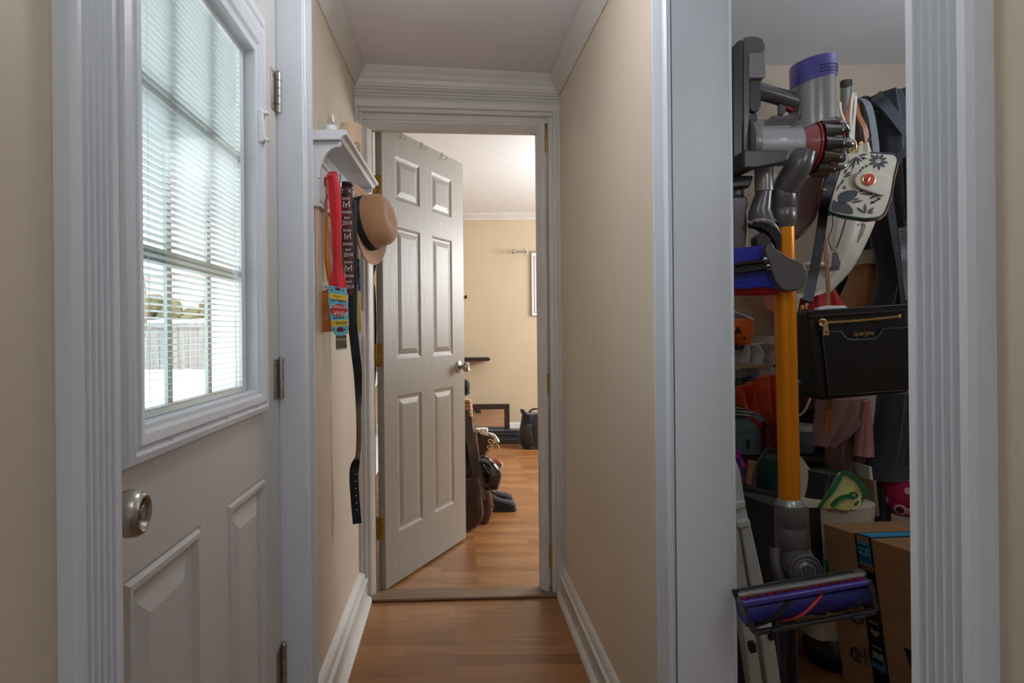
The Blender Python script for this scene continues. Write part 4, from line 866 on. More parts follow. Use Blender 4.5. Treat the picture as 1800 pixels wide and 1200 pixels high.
for i in range(12):
    a = 2*PI*i/12+.12; u = Vector((0, math.cos(a), math.sin(a)))
    base = V(1425, bc+1)+u*k_*40; tip = V(1452, bc+1)+u*k_*44
    m = MB(); d_ = (tip-base); m.lathe([(13*k_, 0), (12.5*k_, 3*k_), (8.5*k_, d_.length), (9.5*k_, d_.length+1*k_), (9.5*k_, d_.length+4*k_), (5.5*k_, d_.length+7*k_)], base, d_, 14); m.build('cyclone_cone', 'cyclone', vc, smooth_=True)
    if i % 2 == 0:
        m = MB(); e = V(1456, bc+1)+u*k_*41; m.tube([e, V(1467, bc+1)+u*k_*40, V(1476, bc+1)+u*k_*30, V(1478, bc+1)+u*k_*12], lambda t: .0125-.005*t, 12, k=4, flat=.8); m.build('cyclone_finger', 'cyclone', vc, smooth_=True)
m = MB(); m.lathe([(47*k_, 0), (48.5*k_, 1.4*k_), (47*k_, 2.8*k_)], V(1453, bc+1), ax_, 40, caps=False); m.build('cyclone_ring', 'red', vc, smooth_=True, solid=.001)
# neck and wand
m = MB(); m.tube([V(1399, 276, -.030), V(1391, 298, -.030), V(1381, 320, -.014), V(1375, 340, 0)], lambda t: .0255+.001*t, 22, k=5, side=X); m.build('neck', 'dgrey', vc, smooth_=True)
m = MB(); m.lathe([(r*k_, h*k_) for r, h in ((21.8, 0), (22.2, 2), (22.2, 36), (21.4, 37), (21.4, 38), (22, 39), (22, 57), (20.5, 60), (18, 70), (1, 70))], V(1375, 331), V(1377.6, 601)-V(1375, 331), 30); m.build('wand_socket', 'dgrey', vc, smooth_=True)
m = MB(); m.cyl(V(1377, 400), V(1388, 884), 17.6*k_, 32); m.build('wand_tube', 'orange', vc, smooth_=True)
m = MB(); m.lathe([(r*k_, h*k_) for r, h in ((18.5, 0), (22, 5), (24.5, 12), (24.8, 46), (24, 47), (24, 48.5), (24.8, 50), (24.8, 76), (21, 92), (16, 106), (1, 106))], V(1388, 877), V(1390.5, 990)-V(1388, 877), 30); m.build('wand_collar', 'dgrey', vc, smooth_=True)
m = MB(); m.lathe([(r*k_, h*k_) for r, h in ((18.2, 0), (22, 5), (24.2, 10.5), (23, 11))], V(1388, 875.5), V(1390.5, 990)-V(1388, 877), 30); m.build('collar_ring', 'silver', vc, smooth_=True)
# swivel joint (concentric discs facing the hall)
hd = -.02
c = V(1391, 986, -.03+hd)
m = MB(); m.lathe([(r*k_, h) for r, h in ((27, 0), (28, .006), (27, .010), (25.5, .011), (24.5, .008), (23, .008), (21, .012), (18.5, .013), (17.5, .010), (15, .011), (13, .014), (10, .015), (9.5, .012), (7, .012), (6, .015), (3.5, .0155), (3, .012), (.01, .012))], c, (-.05, -1, .05), 40, caps=True)
m.lathe([(27*k_, 0), (28*k_, .02), (26*k_, .035)], c+Vector((0, .034, 0)), (0, -1, 0), 30); jn = m.build('swivel_joint', 'dgrey', vc, smooth_=True)
m = MB(); m.tube([V(1358, 960, -.01), V(1356, 985, -.02), V(1362, 1010, -.03), V(1372, 1018, -.04)], .0105, 12, k=4); m.tube([V(1412, 965, -.01), V(1419, 985, -.02), V(1416, 1008, -.03)], .0095, 12, k=4); m.build('joint_yoke', 'dgrey', vc, smooth_=True)
m = MB(); m.tube([V(1390, 1000, -.025), V(1396, 1018, -.035), V(1400, 1030, -.045)], lambda t: .026+.006*t, 18, k=4); m.build('head_neck', 'dgrey', vc, smooth_=True)
# head: axis runs slightly up to the right, closer to the viewer
YH = 1.235
def HP(px, py, d=0): return P(px, py, YH)+Vector((0, d, 0))
def hslab(mb, poly, d0, d1): return mb.prism([HP(a, b, d0) for a, b in poly], (0, d1-d0, 0))
kh = YH/F
m = MB(); m.prism([P(a, b, YH+d) for a, b, d in ((1299, 1044, 0), (1517, 1008, 0), (1523, 1005, .02), (1513, 998, .06), (1425, 1011, .075), (1376, 1018, .075), (1298, 1034, .055))], (0, 0, -.010)); m.build('head_cover', 'dgrey', vc, bevel=.002)
m = MB(); hslab(m, [(1299, 1044.5), (1518, 1008), (1519, 1012), (1300, 1049)], -.004, .008); m.build('cover_lip', 'silver', vc, bevel=.0008)
m = MB()
for i in range(14):
    a, b = i/14+.008, (i+1)/14-.008; m.prism([HP(1300+218*a, 1049-36.5*a, -.002), HP(1300+218*b, 1049-36.5*b, -.002), HP(1300+218*b, 1053-36.5*b, -.002), HP(1300+218*a, 1053-36.5*a, -.002)], (0, .006, 0))
m.build('red_strip', 'red', vc)
m = MB(); hslab(m, [(1300, 1054), (1520, 1017), (1523, 1024), (1303, 1063)], -.012, .006); m.build('bumper_bar', 'purple', vc, bevel=.002)
m = MB(); a, b = HP(1309, 1080, .014), HP(1526, 1045, .014); rx = (b-a); m.lathe([(21*kh, 0), (22.5*kh, 2*kh), (22.5*kh, rx.length-2*kh), (21*kh, rx.length)], a, rx, 36); rl = m.build('brush_roller', 'roller', vc, smooth_=True)
ru = rx.normalized(); rw = ru.cross(Vector((0, -1, 0))).normalized(); rv = Vector((0, -1, 0))
for nm, t0, ph, mtl, wd in (('red_stripe', .30, -1.5, 'red', .0045), ('bristle_stripe', .02, -1.3, 'bristle', .006), ('bristle_stripe', .62, -.9, 'bristle', .0035)):
    m = MB(); pp_ = []
    for i in range(25):
        t = t0+.42*i/24; an = ph+2.9*(1-i/24); pp_.append(a+rx*min(t, .99)+(rv*math.cos(an)-rw*math.sin(an)*(-1 if nm else 1))*(22.7*kh))
    m.tube(pp_, wd, 8, k=2, flat=.5); m.build(nm, mtl, rl, smooth_=True)
m = MB(); m.prism([HP(1318, 1108, -.010), HP(1534, 1068, -.010), HP(1537, 1076, -.010), HP(1505, 1084, -.010), HP(1500, 1081, -.010), HP(1420, 1096, -.010), HP(1325, 1114, -.010)], (0, .012, 0)); m.build('sole_plate', 'charcoal', vc, bevel=.0015)
for q_ in ([(1298, 1052), (1306, 1052), (1326, 1102), (1320, 1110)], [(1519, 1018), (1527, 1016), (1540, 1066), (1534, 1074)]):
    m = MB(); hslab(m, q_, -.010, .010); m.build('head_end_cap', 'charcoal', vc, bevel=.002)
for px, py in ((1357, 1103), (1500, 1080)):
    m = MB(); m.cyl(HP(px-7, py+1, -.014), HP(px+7, py-1.4, -.014), .0042, 12); m.build('head_wheel', 'black', vc, smooth_=True)
m = MB(); m.prism([HP(1300, 1050, .035), HP(1520, 1013, .035), HP(1532, 1064, .035), HP(1322, 1102, .035)], (0, .004, 0)); m.build('head_back', 'charcoal', vc)
# --- docked tools
ct = thing('vacuum_combination_tool', 'grey combination nozzle with a black bristle brush, docked below the vacuum', 'vacuum tool', V(1338, 450))
m = MB(); m.cyl(V(1334, 284, -.02), V(1335, 340, -.02), 15*k_, 22); m.build('collar', 'mgrey', ct, smooth_=True)
m = MB(); m.loft([[V(cx+w_*math.cos(2*PI*i/18), y, -.02+dd*math.sin(2*PI*i/18)) for i in range(18)] for cx, w_, y, dd in ((1335, 13, 340, .016), (1332, 15, 352, .017), (1328, 18, 372, .018), (1330, 22, 386, .019), (1336, 23, 394, .019))]); m.build('nozzle', 'dgrey', ct, smooth_=True)
m = MB(); m.tube([V(1309, 396, -.025), V(1322, 392, -.034), V(1340, 396, -.034), V(1353, 408, -.028), V(1360, 420, -.02)], .006, 10, k=5); m.build('brush_rim', 'mgrey', ct, smooth_=True)
m = MB(); vslab(m, [(1311, 394), (1330, 392), (1350, 404), (1358, 418), (1357, 440), (1350, 444), (1348, 428), (1336, 412), (1322, 404), (1311, 402)], -.036, -.010); m.build('bristles', 'bristle', ct)
m = MB(); vslab(m, [(1318, 420), (1330, 410), (1343, 420), (1352, 442), (1346, 446), (1342, 442), (1338, 448), (1320, 440)], -.03, 0); m.build('flat_nozzle', 'charcoal', ct, bevel=.003)
cv = thing('vacuum_crevice_tool', 'grey crevice nozzle docked behind the combination nozzle', 'vacuum tool', V(1300, 440, .03))
m = MB(); m.cyl(V(1297, 318, .01), V(1298, 346, .01), 13*k_, 18); vslab(m, [(1284, 346), (1310, 346), (1313, 362), (1309, 372), (1312, 400), (1306, 440), (1284, 444)], -.008, .03); m.build('nozzle', 'dgrey', cv, bevel=.004, seg=3)
m = MB(); m.tube([V(1311, 318, -.01), V(1311, 344, -.01)], .0016, 8); m.tube([V(1309, 400, -.012), V(1310, 440, -.012)], .0016, 8); m.build('spring_pin', 'chrome', cv)
mh = thing('motorised_mini_head', 'blue mini motor brush head with a dark grey teardrop end cap', 'vacuum tool', V(1340, 515))
tp = [(1326, 436), (1331, 434), (1336, 437), (1338, 443), (1350, 450), (1364, 459), (1376, 463), (1386, 470), (1391, 482), (1391, 494), (1387, 505), (1378, 512), (1366, 514), (1354, 513), (1346, 507), (1338, 494), (1330, 470), (1322, 448)]
m = MB(); vslab(m, tp, -.060, -.045, 3); m.build('end_cap', 'dgrey', mh, bevel=.002)
m = MB(); vslab(m, [(a-1.5 if a < 1350 else a+.8, b+1) for a, b in tp], -.045, -.034, 3); m.build('cap_rim', 'purple', mh, bevel=.001)
m = MB()
m.prism([V(1322, 436, -.040), V(1328, 436, -.040), V(1346, 506, -.040), V(1336, 498, -.040)], (-.07, .02, -.004)); m.prism([V(1270, 449, -.02), V(1327, 437, -.04), V(1331, 450, -.04), V(1270, 470, -.02)], (0, .05, 0))
m.prism([V(1270, 484, -.02), V(1336, 492, -.04), V(1348, 509, -.04), V(1270, 494, -.02)], (0, .05, 0)); m.build('housing', 'blue', mh, bevel=.003)
m = MB(); m.prism([V(1270, 466, -.034), V(1326, 459, -.055), V(1334, 478, -.055), V(1270, 486, -.034)], (0, .03, 0)); m.tube([V(1270, 470, -.04), V(1325, 463, -.058)], .003, 8); m.tube([V(1270, 484, -.04), V(1330, 474, -.06)], .003, 8); m.build('brush_bar', 'black', mh, smooth_=True)
for a, b in ((1323, 462), (1328, 474)):
    m = MB(); m.lathe([(.006, 0), (.006, .004), (.003, .005)], V(a, b, -.054), -Yv, 12); m.build('wheel', 'silver', mh, smooth_=True)
m = MB(); m.prism([V(1270, 492, 0), V(1340, 504, -.03), V(1362, 514, -.03), V(1352, 518, -.02), V(1270, 517, 0)], (0, .06, 0)); m.build('soft_roller', 'redcloth', mh, bevel=.004)
# ================================================================== CLOSET: HANGING THINGS
pole = thing('tension_pole', 'silver tube with a black end ring, upright behind the vacuum', 'pole', (P(1487, 200, 2.3).x, 2.36, 0))
px_ = P(1487, 200, 2.36); m = MB(); m.cyl((px_.x, 2.36, .02), P(1487, 150, 2.36), .019, 20); m.build('tube', 'silver', pole, smooth_=True)
m = MB(); m.cyl(P(1487, 151, 2.3), P(1487, 142.5, 2.3), .0198, 20); m.build('end_ring', 'charcoal', pole, smooth_=True)
cr = thing('coat_rail', 'dark wall rail with hooks carrying the coats and bags at the back of the closet', 'coat rail', (1.7, 2.8, 1.95))
m = MB(); m.box(1.05, 2.12, 2.79, 2.82, 1.90, 1.98); m.build('board', 'darkwood', cr, bevel=.004)
def cloth(name, lab, cat, Lp, Rp, Y, depth, mat_, amp=.008, nf=4, ph=0, group=None, extra=None, kb=None):
    m = MB(); drape(m, Lp, Rp, Y, depth, amp, nf, 34, 26, ph)
    if extra is None: return tag(m.build(name, mat_, None, smooth_=True), lab, cat, group)
    t = thing(name, lab, cat, P(*Lp[-1], Y), group); m.build(kb or 'body', mat_, t, smooth_=True)
    for nm, mm, mt_ in extra: mm.build(nm, mt_, t, smooth_=True)
    return t
# coats
rod = thing('closet_rod', 'dark closet rod carrying the coats, seen only between them', 'rod', (1.7, 2.08, 1.88))
m = MB(); m.cyl((P(1536, 186, 2.08).x, 2.08, P(1536, 186, 2.08).z), (2.12, 2.08, P(1536, 186, 2.08).z), .012, 14); m.build('bar', 'charcoal', rod, smooth_=True)
e = MB(); e.ribbon([P(1540, 168, 2.06), P(1552, 180, 2.00), P(1572, 205, 1.99), P(1592, 232, 2.0)], .035, .006, (.6, 0, .8), k=5)
e2 = MB(); e2.tube([P(1536, 196, 2.008), P(1552, 196, 2.002), P(1566, 206, 2.002)], .0016, 6, k=4)
cloth('dark_coat', 'charcoal coat with a shoulder seam hanging at the right of the closet', 'coat', [(1530, 170), (1528, 210), (1536, 300), (1538, 400), (1544, 480), (1556, 560)], [(1606, 164), (1640, 200), (1650, 300), (1650, 400), (1650, 480), (1650, 560)], 2.08, .13, 'navy', .010, 3, .5, extra=[('shoulder_strap', e, 'navy'), ('seam', e2, 'black')])
e = MB(); e.ribbon([P(1560, 330, 1.83), P(1570, 400, 1.83), P(1582, 470, 1.83), P(1590, 540, 1.83)], .022, .004, (1, 0, 0), k=4)
cloth('black_coat', 'black coat with a long hanging belt, in front of the charcoal coat', 'coat', [(1524, 330), (1534, 400), (1549, 480), (1534, 545)], [(1640, 220), (1640, 330), (1640, 450), (1640, 545)], 1.90, .09, 'blackcloth', .012, 5, 1.2, extra=[('belt', e, 'blackcloth')])
cloth('black_coat', 'black garment in deep shade between the ivory bag and the brown boot', 'coat', [(1440, 330), (1442, 420), (1436, 500), (1430, 560)], [(1532, 330), (1534, 400), (1538, 480), (1545, 545)], 2.305, .05, 'blackcloth', .010, 3, 2.2)
e = MB(); e.ribbon([P(1533, 828, 1.95), P(1560, 833, 1.93), P(1600, 833, 1.95)], .05, .004, Z, k=4)
cloth('dark_skirt', 'charcoal skirt hanging low at the right of the closet', 'skirt', [(1548, 690), (1543, 740), (1536, 780), (1527, 820), (1530, 838)], [(1640, 690), (1640, 740), (1640, 780), (1640, 822), (1640, 840)], 2.0, .08, 'navy', .006, 3, 0, extra=[('hem', e, 'navy')])
cloth('pink_garment', 'dusty pink garment with a curved hem hanging below the black crossbody bag', 'garment', [(1440, 700), (1438, 730), (1434, 760), (1432, 782)], [(1522, 700), (1515, 730), (1490, 765), (1462, 784)], 1.98, .06, 'dusty', .010, 2.5, .3)
cloth('pink_garment', 'gathered dusty pink sleeve bunched behind the curved hem', 'garment', [(1462, 740), (1456, 790), (1458, 810), (1464, 826)], [(1520, 720), (1518, 770), (1510, 800), (1496, 826)], 2.06, .09, 'dusty', .014, 4, 1.3)
cloth('rose_garment', 'plain rose coloured garment hanging beside the white papers', 'garment', [(1512, 705), (1506, 750), (1502, 800)], [(1526, 700), (1530, 750), (1534, 802)], 1.97, .04, 'pinkcloth', .004, 1.5, .6)
cloth('pink_garment', 'lower end of a dusty pink garment hanging in the shade above the tote', 'garment', [(1500, 790), (1502, 815), (1510, 840)], [(1534, 780), (1532, 810), (1530, 840)], 2.10, .06, 'dusty', .010, 2, 2)
# papers / folders upright
for i, (a, b, c_, d, Y_, mt_, lab) in enumerate(((1517, 1528, 705, 800, 2.00, 'paper', 'white folder standing on edge beside the rose garment'), (1528, 1537, 820, 885, 1.94, 'paper', 'narrow cream folder standing under the charcoal skirt'), (1536, 1543, 845, 905, 1.90, 'kraftdark', 'narrow tan folder just right of the cream one'))):
    m = MB(); slab(m, [(a, c_), (a+4, c_), (b+3, d), (b-1, d+4), (a+2, c_+30)], Y_, .16); tag(m.build('folder', mt_, None, bevel=.0006), lab, 'folder')
# pleated bag, straps
e = MB(); e.ribbon([P(1504, 172, 1.90), P(1520, 178, 1.86), P(1530, 200, 1.86), P(1538, 250, 1.86), P(1540, 290, 1.86)], .024, .004, (1, .2, 0), k=6)
e2 = MB(); e2.tube([P(1531, 238, 1.80), P(1526, 250, 1.795), P(1519, 262, 1.79), P(1514, 264, 1.79)], .0035, 8, k=4)
cloth('pleated_bag', 'dark grey pleated bag with a blue grey strap looped over it', 'bag', [(1502, 176), (1500, 210), (1498, 250), (1500, 300)], [(1519, 176), (1524, 210), (1524, 250), (1526, 300)], 2.05, .07, 'quilt', .006, 3, 0, extra=[('strap', e, 'greystrap'), ('cord_tie', e2, 'black')])
# ivory handbag with brown tab, tan handles
iv = thing('ivory_handbag', 'large ivory leather handbag with zips and snap, tan handles looped above', 'handbag', P(1440, 520, 1.80)); Yi = 1.86
m = MB(); drape(m, [(1470, 272), (1452, 310), (1420, 350), (1400, 400), (1390, 450), (1386, 490), (1392, 519)], [(1502, 262), (1520, 300), (1528, 340), (1530, 380), (1510, 430), (1480, 480), (1440, 517)], Yi, .17, .004, 1.2, 36, 26); m.build('body', 'ivory', iv, smooth_=True)
m = MB(); m.tube([P(1398, 478, Yi-.085), P(1412, 466, Yi-.1), P(1432, 464, Yi-.105), P(1452, 466, Yi-.1), P(1464, 474, Yi-.08)], .007, 8, k=5); m.tube([P(1440, 490, Yi-.07), P(1456, 480, Yi-.085), P(1470, 478, Yi-.07)], .006, 8, k=5)
m.ribbon([P(1390, 520, Yi-.09), P(1420, 519, Yi-.095), P(1445, 512, Yi-.085)], .012, .008, Z, k=4); m.build('seam_fold', 'ivory', iv, smooth_=True)
m = MB(); m.tube([P(1493, 358, Yi-.092), P(1487, 385, Yi-.098), P(1478, 415, Yi-.095), P(1470, 437, Yi-.09)], .0022, 6, k=4); m.tube([P(1461, 365, Yi-.095), P(1464, 395, Yi-.1), P(1456, 420, Yi-.1), P(1463, 440, Yi-.1)], .0016, 6, k=4); m.build('zip', 'zippull', iv, smooth_=True)
m = MB(); slab(m, [(1465, 443), (1472, 443), (1478, 462), (1476, 474), (1468, 476), (1463, 472)], Yi-.105, .004); m.lathe([(.004, 0), (.003, .002), (.0005, .003)], P(1471, 468, Yi-.106), -Yv, 12); m.build('zip_pull', 'zippull', iv, bevel=.001)
m = MB()
for a, b in ((1400, 485), (1431, 508)): m.lathe([(.0075, 0), (.0075, .002), (.005, .0035), (.004, .002), (.0005, .002)], P(a, b, Yi-.096), -Yv, 16)
m.lathe([(.003, -.003), (.005, 0), (.003, .003)], P(1468, 439, Yi-.104), Z, 10); m.build('snap', 'gold', iv, smooth_=True)
m = MB(); m.ribbon([P(1478, 262, 1.83), P(1484, 225, 1.83), P(1494, 190, 1.84), P(1500, 168, 1.90)], .018, .004, (1, 0, .2), k=5); m.ribbon([P(1502, 180, 1.83), P(1510, 205, 1.83), P(1520, 225, 1.83), P(1524, 250, 1.84)], .014, .004, (1, 0, .2), k=5); m.build('handle', 'tanstrap', iv, smooth_=True)
m = MB(); slab(m, [(1470, 262), (1480, 252), (1490, 236), (1497, 252), (1496, 268), (1470, 270)], 1.80, .010); ch = m.build('handle_tab', 'zippull', iv, bevel=.002)
for a, b in ((1489, 255), (1513, 253)):
    m = MB(); m.lathe([(.0068, 0), (.0068, .003), (.004, .0055), (.0005, .006)], P(a, b, 1.795), -Yv, 14); m.build('rivet', 'gold', iv, smooth_=True)
m = MB(); m.tube([P(1508, 395, Yi-.09), P(1516, 392, Yi-.09), P(1521, 397, Yi-.09), P(1517, 410, Yi-.09), P(1508, 425, Yi-.085)], .003, 8, k=4); m.build('side_loop', 'ivory', iv, smooth_=True)
# brown clutch
bc_ = thing('leather_clutch', 'glossy wine brown leather clutch hanging between the orange tube and ivory bag', 'clutch', P(1420, 430, 1.66))
m = MB(); slab(m, [(1404, 312), (1451, 304), (1444, 340), (1436, 380), (1428, 392), (1394, 428), (1392, 400)], 1.66, .045, 1); m.build('body', 'winebrown', bc_, bevel=.008, seg=4)
m = MB(); m.tube([P(1394, 424, 1.658), P(1412, 410, 1.655), P(1428, 390, 1.655), P(1437, 370, 1.655), P(1450, 312, 1.655)], .0022, 6, k=4); m.build('edge_piping', 'bootbrown', bc_, smooth_=True)
# blue grey buckled strap
bs_ = thing('buckled_strap', 'blue grey leather strap with a gold buckle beside the floral wallet', 'strap', P(1452, 380, 1.70))
m = MB(); m.ribbon([P(1464, 278, 1.71), P(1460, 310, 1.70), P(1455, 345, 1.695), P(1450, 378, 1.69)], .026, .004, (1, 0, .1), k=4); sb = m.build('strap', 'greystrap', bs_, smooth_=True)
m = MB(); c_ = [(1444, 333), (1463, 335), (1461, 346), (1442, 344), (1444, 333)]; m.tube([P(a, b, 1.688) for a, b in c_], .0022, 8); m.tube([P(1453, 334, 1.686), P(1453, 341, 1.684)], .0014, 6); m.build('buckle', 'gold', bs_, smooth_=True)
m = MB(); slab(m, [(1443, 349), (1460, 351), (1459, 356), (1442, 354)], 1.684, .010); m.build('keeper', 'greystrap', bs_, bevel=.001)
m = MB()
for a, b in ((1459, 309), (1457, 322), (1451, 360), (1449, 368)): m.lathe([(.0016, 0), (.0016, .0008)], P(a, b, 1.6925), -Yv, 8)
m.build('hole', 'ink', sb)
# floral wallet
fw = thing('floral_wallet', 'black and cream floral wristlet wallet with a round red clasp medallion', 'wallet', P(1520, 388, 1.62)); Yw = 1.62
out_ = [(1491, 269), (1530, 268), (1570, 271), (1577, 276), (1578, 284), (1572, 310), (1566, 345), (1556, 372), (1546, 381), (1520, 384), (1480, 378), (1460, 372), (1458, 364), (1468, 325), (1480, 290)]
m = MB(); slab(m, out_, Yw, .006); m.mat(0); bf = m.build('front_cover', 'ivory', fw, bevel=.002)
m = MB(); slab(m, [(a+.6, b+3.5) for a, b in out_], Yw+.006, .012); m.build('lining_edge', 'teal', fw, bevel=.003)
m = MB(); slab(m, [(a+2.0, b+6) for a, b in out_], Yw+.018, .006); m.build('back_cover', 'tanstrap', fw, bevel=.002)
m = MB(); m.tube([P(*q, Yw) for q in out_[1:]]+[P(1480, 290, Yw)], .0022, 6, k=3); m.build('binding', 'ink', fw, smooth_=True)
m = MB(); d0 = Yw-.0012
def leaf(a, b, wd):
    p, q = Vector((*a, 0)), Vector((*b, 0)); d = (q-p); n_ = Vector((-d.y, d.x, 0)).normalized()*wd; pts = [p, p+d*.3+n_*.8, p+d*.6+n_, q, p+d*.6-n_, p+d*.3-n_*.8]
    m.prism([P(v.x, v.y, d0) for v in pts], (0, .0014, 0))
fcx, fcy = 1544, 283
for i in range(10):
    a = 2*PI*i/10+.2; l_ = 19 if i % 2 == 0 else 17; leaf((fcx+4*math.cos(a), fcy+3.2*math.sin(a)), (fcx+l_*math.cos(a), max(271, fcy+l_*.85*math.sin(a))), 2.4)
for a, b, wd in (((1506, 276), (1492, 296), 1.6), ((1505, 276), (1498, 300), 1.6), ((1507, 276), (1510, 290), 1.6), ((1505, 276), (1516, 284), 1.4), ((1505, 275), (1484, 293), 1.2), ((1509, 274), (1526, 270), 1.8), ((1512, 276), (1525, 279), 1.6), ((1516, 276), (1519, 281), 1.2),
    ((1484, 305), (1490, 296), 2), ((1482, 312), (1497, 306), 2), ((1484, 308), (1499, 301), 1.6), ((1478, 325), (1484, 314), 1.6), ((1481, 330), (1488, 332), 1.2), ((1481, 327), (1489, 329), 1), ((1470, 336), (1478, 322), 1.2),
    ((1495, 356), (1519, 352), 2), ((1499, 352), (1511, 348), 1.6), ((1520, 375), (1506, 364), 2), ((1521, 375), (1521, 358), 2.4), ((1524, 375), (1537, 364), 2.4), ((1528, 375), (1536, 372), 1.6), ((1512, 340), (1536, 342), 1.6), ((1508, 338), (1524, 332), 1.6)): leaf(a, b, wd)
m.prism(smoothc([P(*q, d0) for q in ((1474, 344), (1484, 336), (1500, 334), (1508, 339), (1500, 350), (1486, 357), (1476, 356))], 4), (0, .0014, 0))
m.prism(smoothc([P(*q, d0) for q in ((1472, 355), (1488, 357), (1497, 365), (1499, 376), (1480, 374), (1463, 369), (1465, 352))], 4), (0, .0014, 0))
for i in range(9): a = 1.9+i*.30; m.lathe([(.0036, 0), (.0036, .0006)], P(1517+15+22*math.cos(a)*1.05, 318+20*math.sin(a)-8, d0+.001), -Yv, 7)
for i in range(22): m.lathe([(.0028, 0), (.0028, .0006)], P(1531+(i*7 % 16), 340+(i*5 % 18), d0+.001), -Yv, 7)
m.build('floral_print', 'ink', bf)
m = MB()
for i in range(9): m.lathe([(.0012, 0), (.0012, .0006)], P(fcx+3*math.cos(i*.7), fcy+2.6*math.sin(i*.7), d0-.0002), -Yv, 6)
for i in range(14): m.lathe([(.0013, 0), (.0013, .0006)], P(1533+(i*5 % 13), 342+(i*7 % 15), d0-.0002), -Yv, 6)
m.build('print_dots', 'white', bf)
m = MB(); slab(m, [(1566, 310), (1530, 302), (1516, 301), (1506, 306), (1502, 316), (1505, 326), (1514, 332), (1553, 345), (1558, 342)], Yw-.009, .008); fl = m.build('clasp_flap', 'ivory', fw, bevel=.003)
m = MB(); m.lathe([(.0165, 0), (.0165, .003), (.015, .0035), (.014, .0022), (.0005, .0022)], P(1526.5, 315.5, Yw-.009), -Yv, 28); md = m.build('medallion_rim', 'gold', fl, smooth_=True)
m = MB(); m.lathe([(.0138, .0022), (.0138, .0028), (.0005, .0030)], P(1526.5, 315.5, Yw-.009), -Yv, 28); m.build('medallion', 'medalred', md)
m = MB(); q = P(1526.5, 315.5, Yw-.0125)
m.tube([q+Vector((-.003, 0, -.006)), q+Vector((0, -.001, 0)), q+Vector((.002, 0, .005))], lambda t: .0022, 8); m.tube([q, q+Vector((-.008, 0, .002))], lambda t: .0018, 6); m.tube([q+Vector((.001, 0, .002)), q+Vector((.009, 0, .001))], .0018, 6); m.tube([q+Vector((0, 0, -.001)), q+Vector((.006, 0, .006))], .0016, 6); m.build('bee_emblem', 'gold', md, smooth_=True)
m = MB(); m.ribbon([P(1499, 246, 1.61), P(1495, 215, 1.61), P(1497, 180, 1.62), P(1501, 164, 1.64), P(1504, 172, 1.66), P(1501, 210, 1.66), P(1499, 246, 1.63)], .008, .0028, (1, .3, 0), k=6)
m.ribbon([P(1497, 246, 1.605), P(1488, 222, 1.60), P(1478, 196, 1.60), P(1477, 180, 1.62)], .007, .0028, (1, .3, 0), k=6); m.build('wrist_strap', 'ivory', fw, smooth_=True)
m = MB()
for c_, r_ in (((1500, 250), 4.5), ((1501, 258), 5), ((1497, 263), 4.5)): q = P(*c_, 1.605); m.tube([q+Vector((r_*.0014*math.cos(a*PI/6), .002*math.sin(a), r_*.0017*math.sin(a*PI/6))) for a in range(13)], .0018, 6)
m.tube([P(1500, 245, 1.60), P(1504, 254, 1.60), P(1503, 265, 1.605)], .003, 8, k=3); m.build('swivel_clip', 'gold', fw, smooth_=True)
# thin tan strap and long black strap of the crossbody bag
tn = thing('woven_strap', 'thin braided tan strap hanging down the front of the ivory bag', 'strap', P(1456, 520, 1.70))
m = MB(); m.ribbon([P(1448, 372, 1.694), P(1448, 410, 1.70), P(1452, 450, 1.70), P(1455, 490, 1.70), P(1456, 545, 1.70)], .010, .003, (1, 0, 0), k=5); m.build('braid', 'tanstrap', tn, smooth_=True)
# ================================================================== BLACK CROSSBODY BAG
Yc = 1.60
cb = thing('crossbody_bag', 'black leather crossbody bag with a gold zip pocket, hanging in the closet', 'bag', P(1500, 705, Yc))
m = MB(); p0 = [(1418, 546), (1600, 533), (1604, 690), (1450, 704), (1434, 700)]; slab(m, p0, Yc, .075); m.build('body', 'blackleather', cb, bevel=.014, seg=5)
m = MB(); slab(m, [(1445, 582), (1480, 580.5), (1487, 592), (1497, 595), (1538, 593), (1545, 586), (1551, 576.5), (1600, 574), (1602, 684), (1456, 695)], Yc-.006, .008); fp = m.build('front_pocket', 'blackleather', cb, bevel=.003, seg=3)
m = MB(); slab(m, [(1418, 546), (1600, 533.5), (1600, 548), (1421, 560)], Yc-.005, .006); m.build('top_band', 'blackleather', cb, bevel=.002)
zp = lambda t, d=0: P(1441+(1579-1441)*t, 567+(556-567)*t+1.5*math.sin(PI*t), Yc-.007+d)
m = MB()
for i in range(78):
    a = zp(i/78); m.obox(a+Vector((0, 0, (.0012 if i % 2 else -.0012))), X, Z, Yv, .0014, .0052, .004)
m.tube([zp(0), zp(.5), zp(1)], .0016, 6, k=5); zt_ = m.build('zip_teeth', 'gold', cb)
m = MB(); m.obox(zp(1)+X*.003, X, Z, Yv, .006, .009, .004); m.build('zip_stop', 'gold', zt_, bevel=.001)
m = MB(); m.tube([P(1440, 564, Yc-.012), P(1443, 562, Yc-.016), P(1448, 562, Yc-.016), P(1452, 565, Yc-.014), P(1450, 571, Yc-.014), P(1444, 572, Yc-.014), P(1440, 568, Yc-.012)], .003, 8, k=3)
m.prism([P(*q, Yc-.018) for q in ((1448, 568), (1455, 567), (1458, 589), (1447, 589.5))], (0, .003, 0)); zz = m.build('zip_pull', 'gold', zt_, bevel=.0008)
m = MB(); m.lathe([(.0028, 0), (.0028, .0006)], P(1452, 583.5, Yc-.0181), -Yv, 10); m.build('zip_pull_hole', 'ink', zz)
m = MB(); text(m, 'spartina', .0165, P(1518.5, 585.5, Yc-.0072), (P(1540, 584.5, Yc)-P(1500, 587, Yc)), Z, 0, 1.0); text(m, '449', .0042, P(1521, 590.8, Yc-.0072), X, Z, 0, 1.2); m.build('gold_lettering', 'gold', fp)
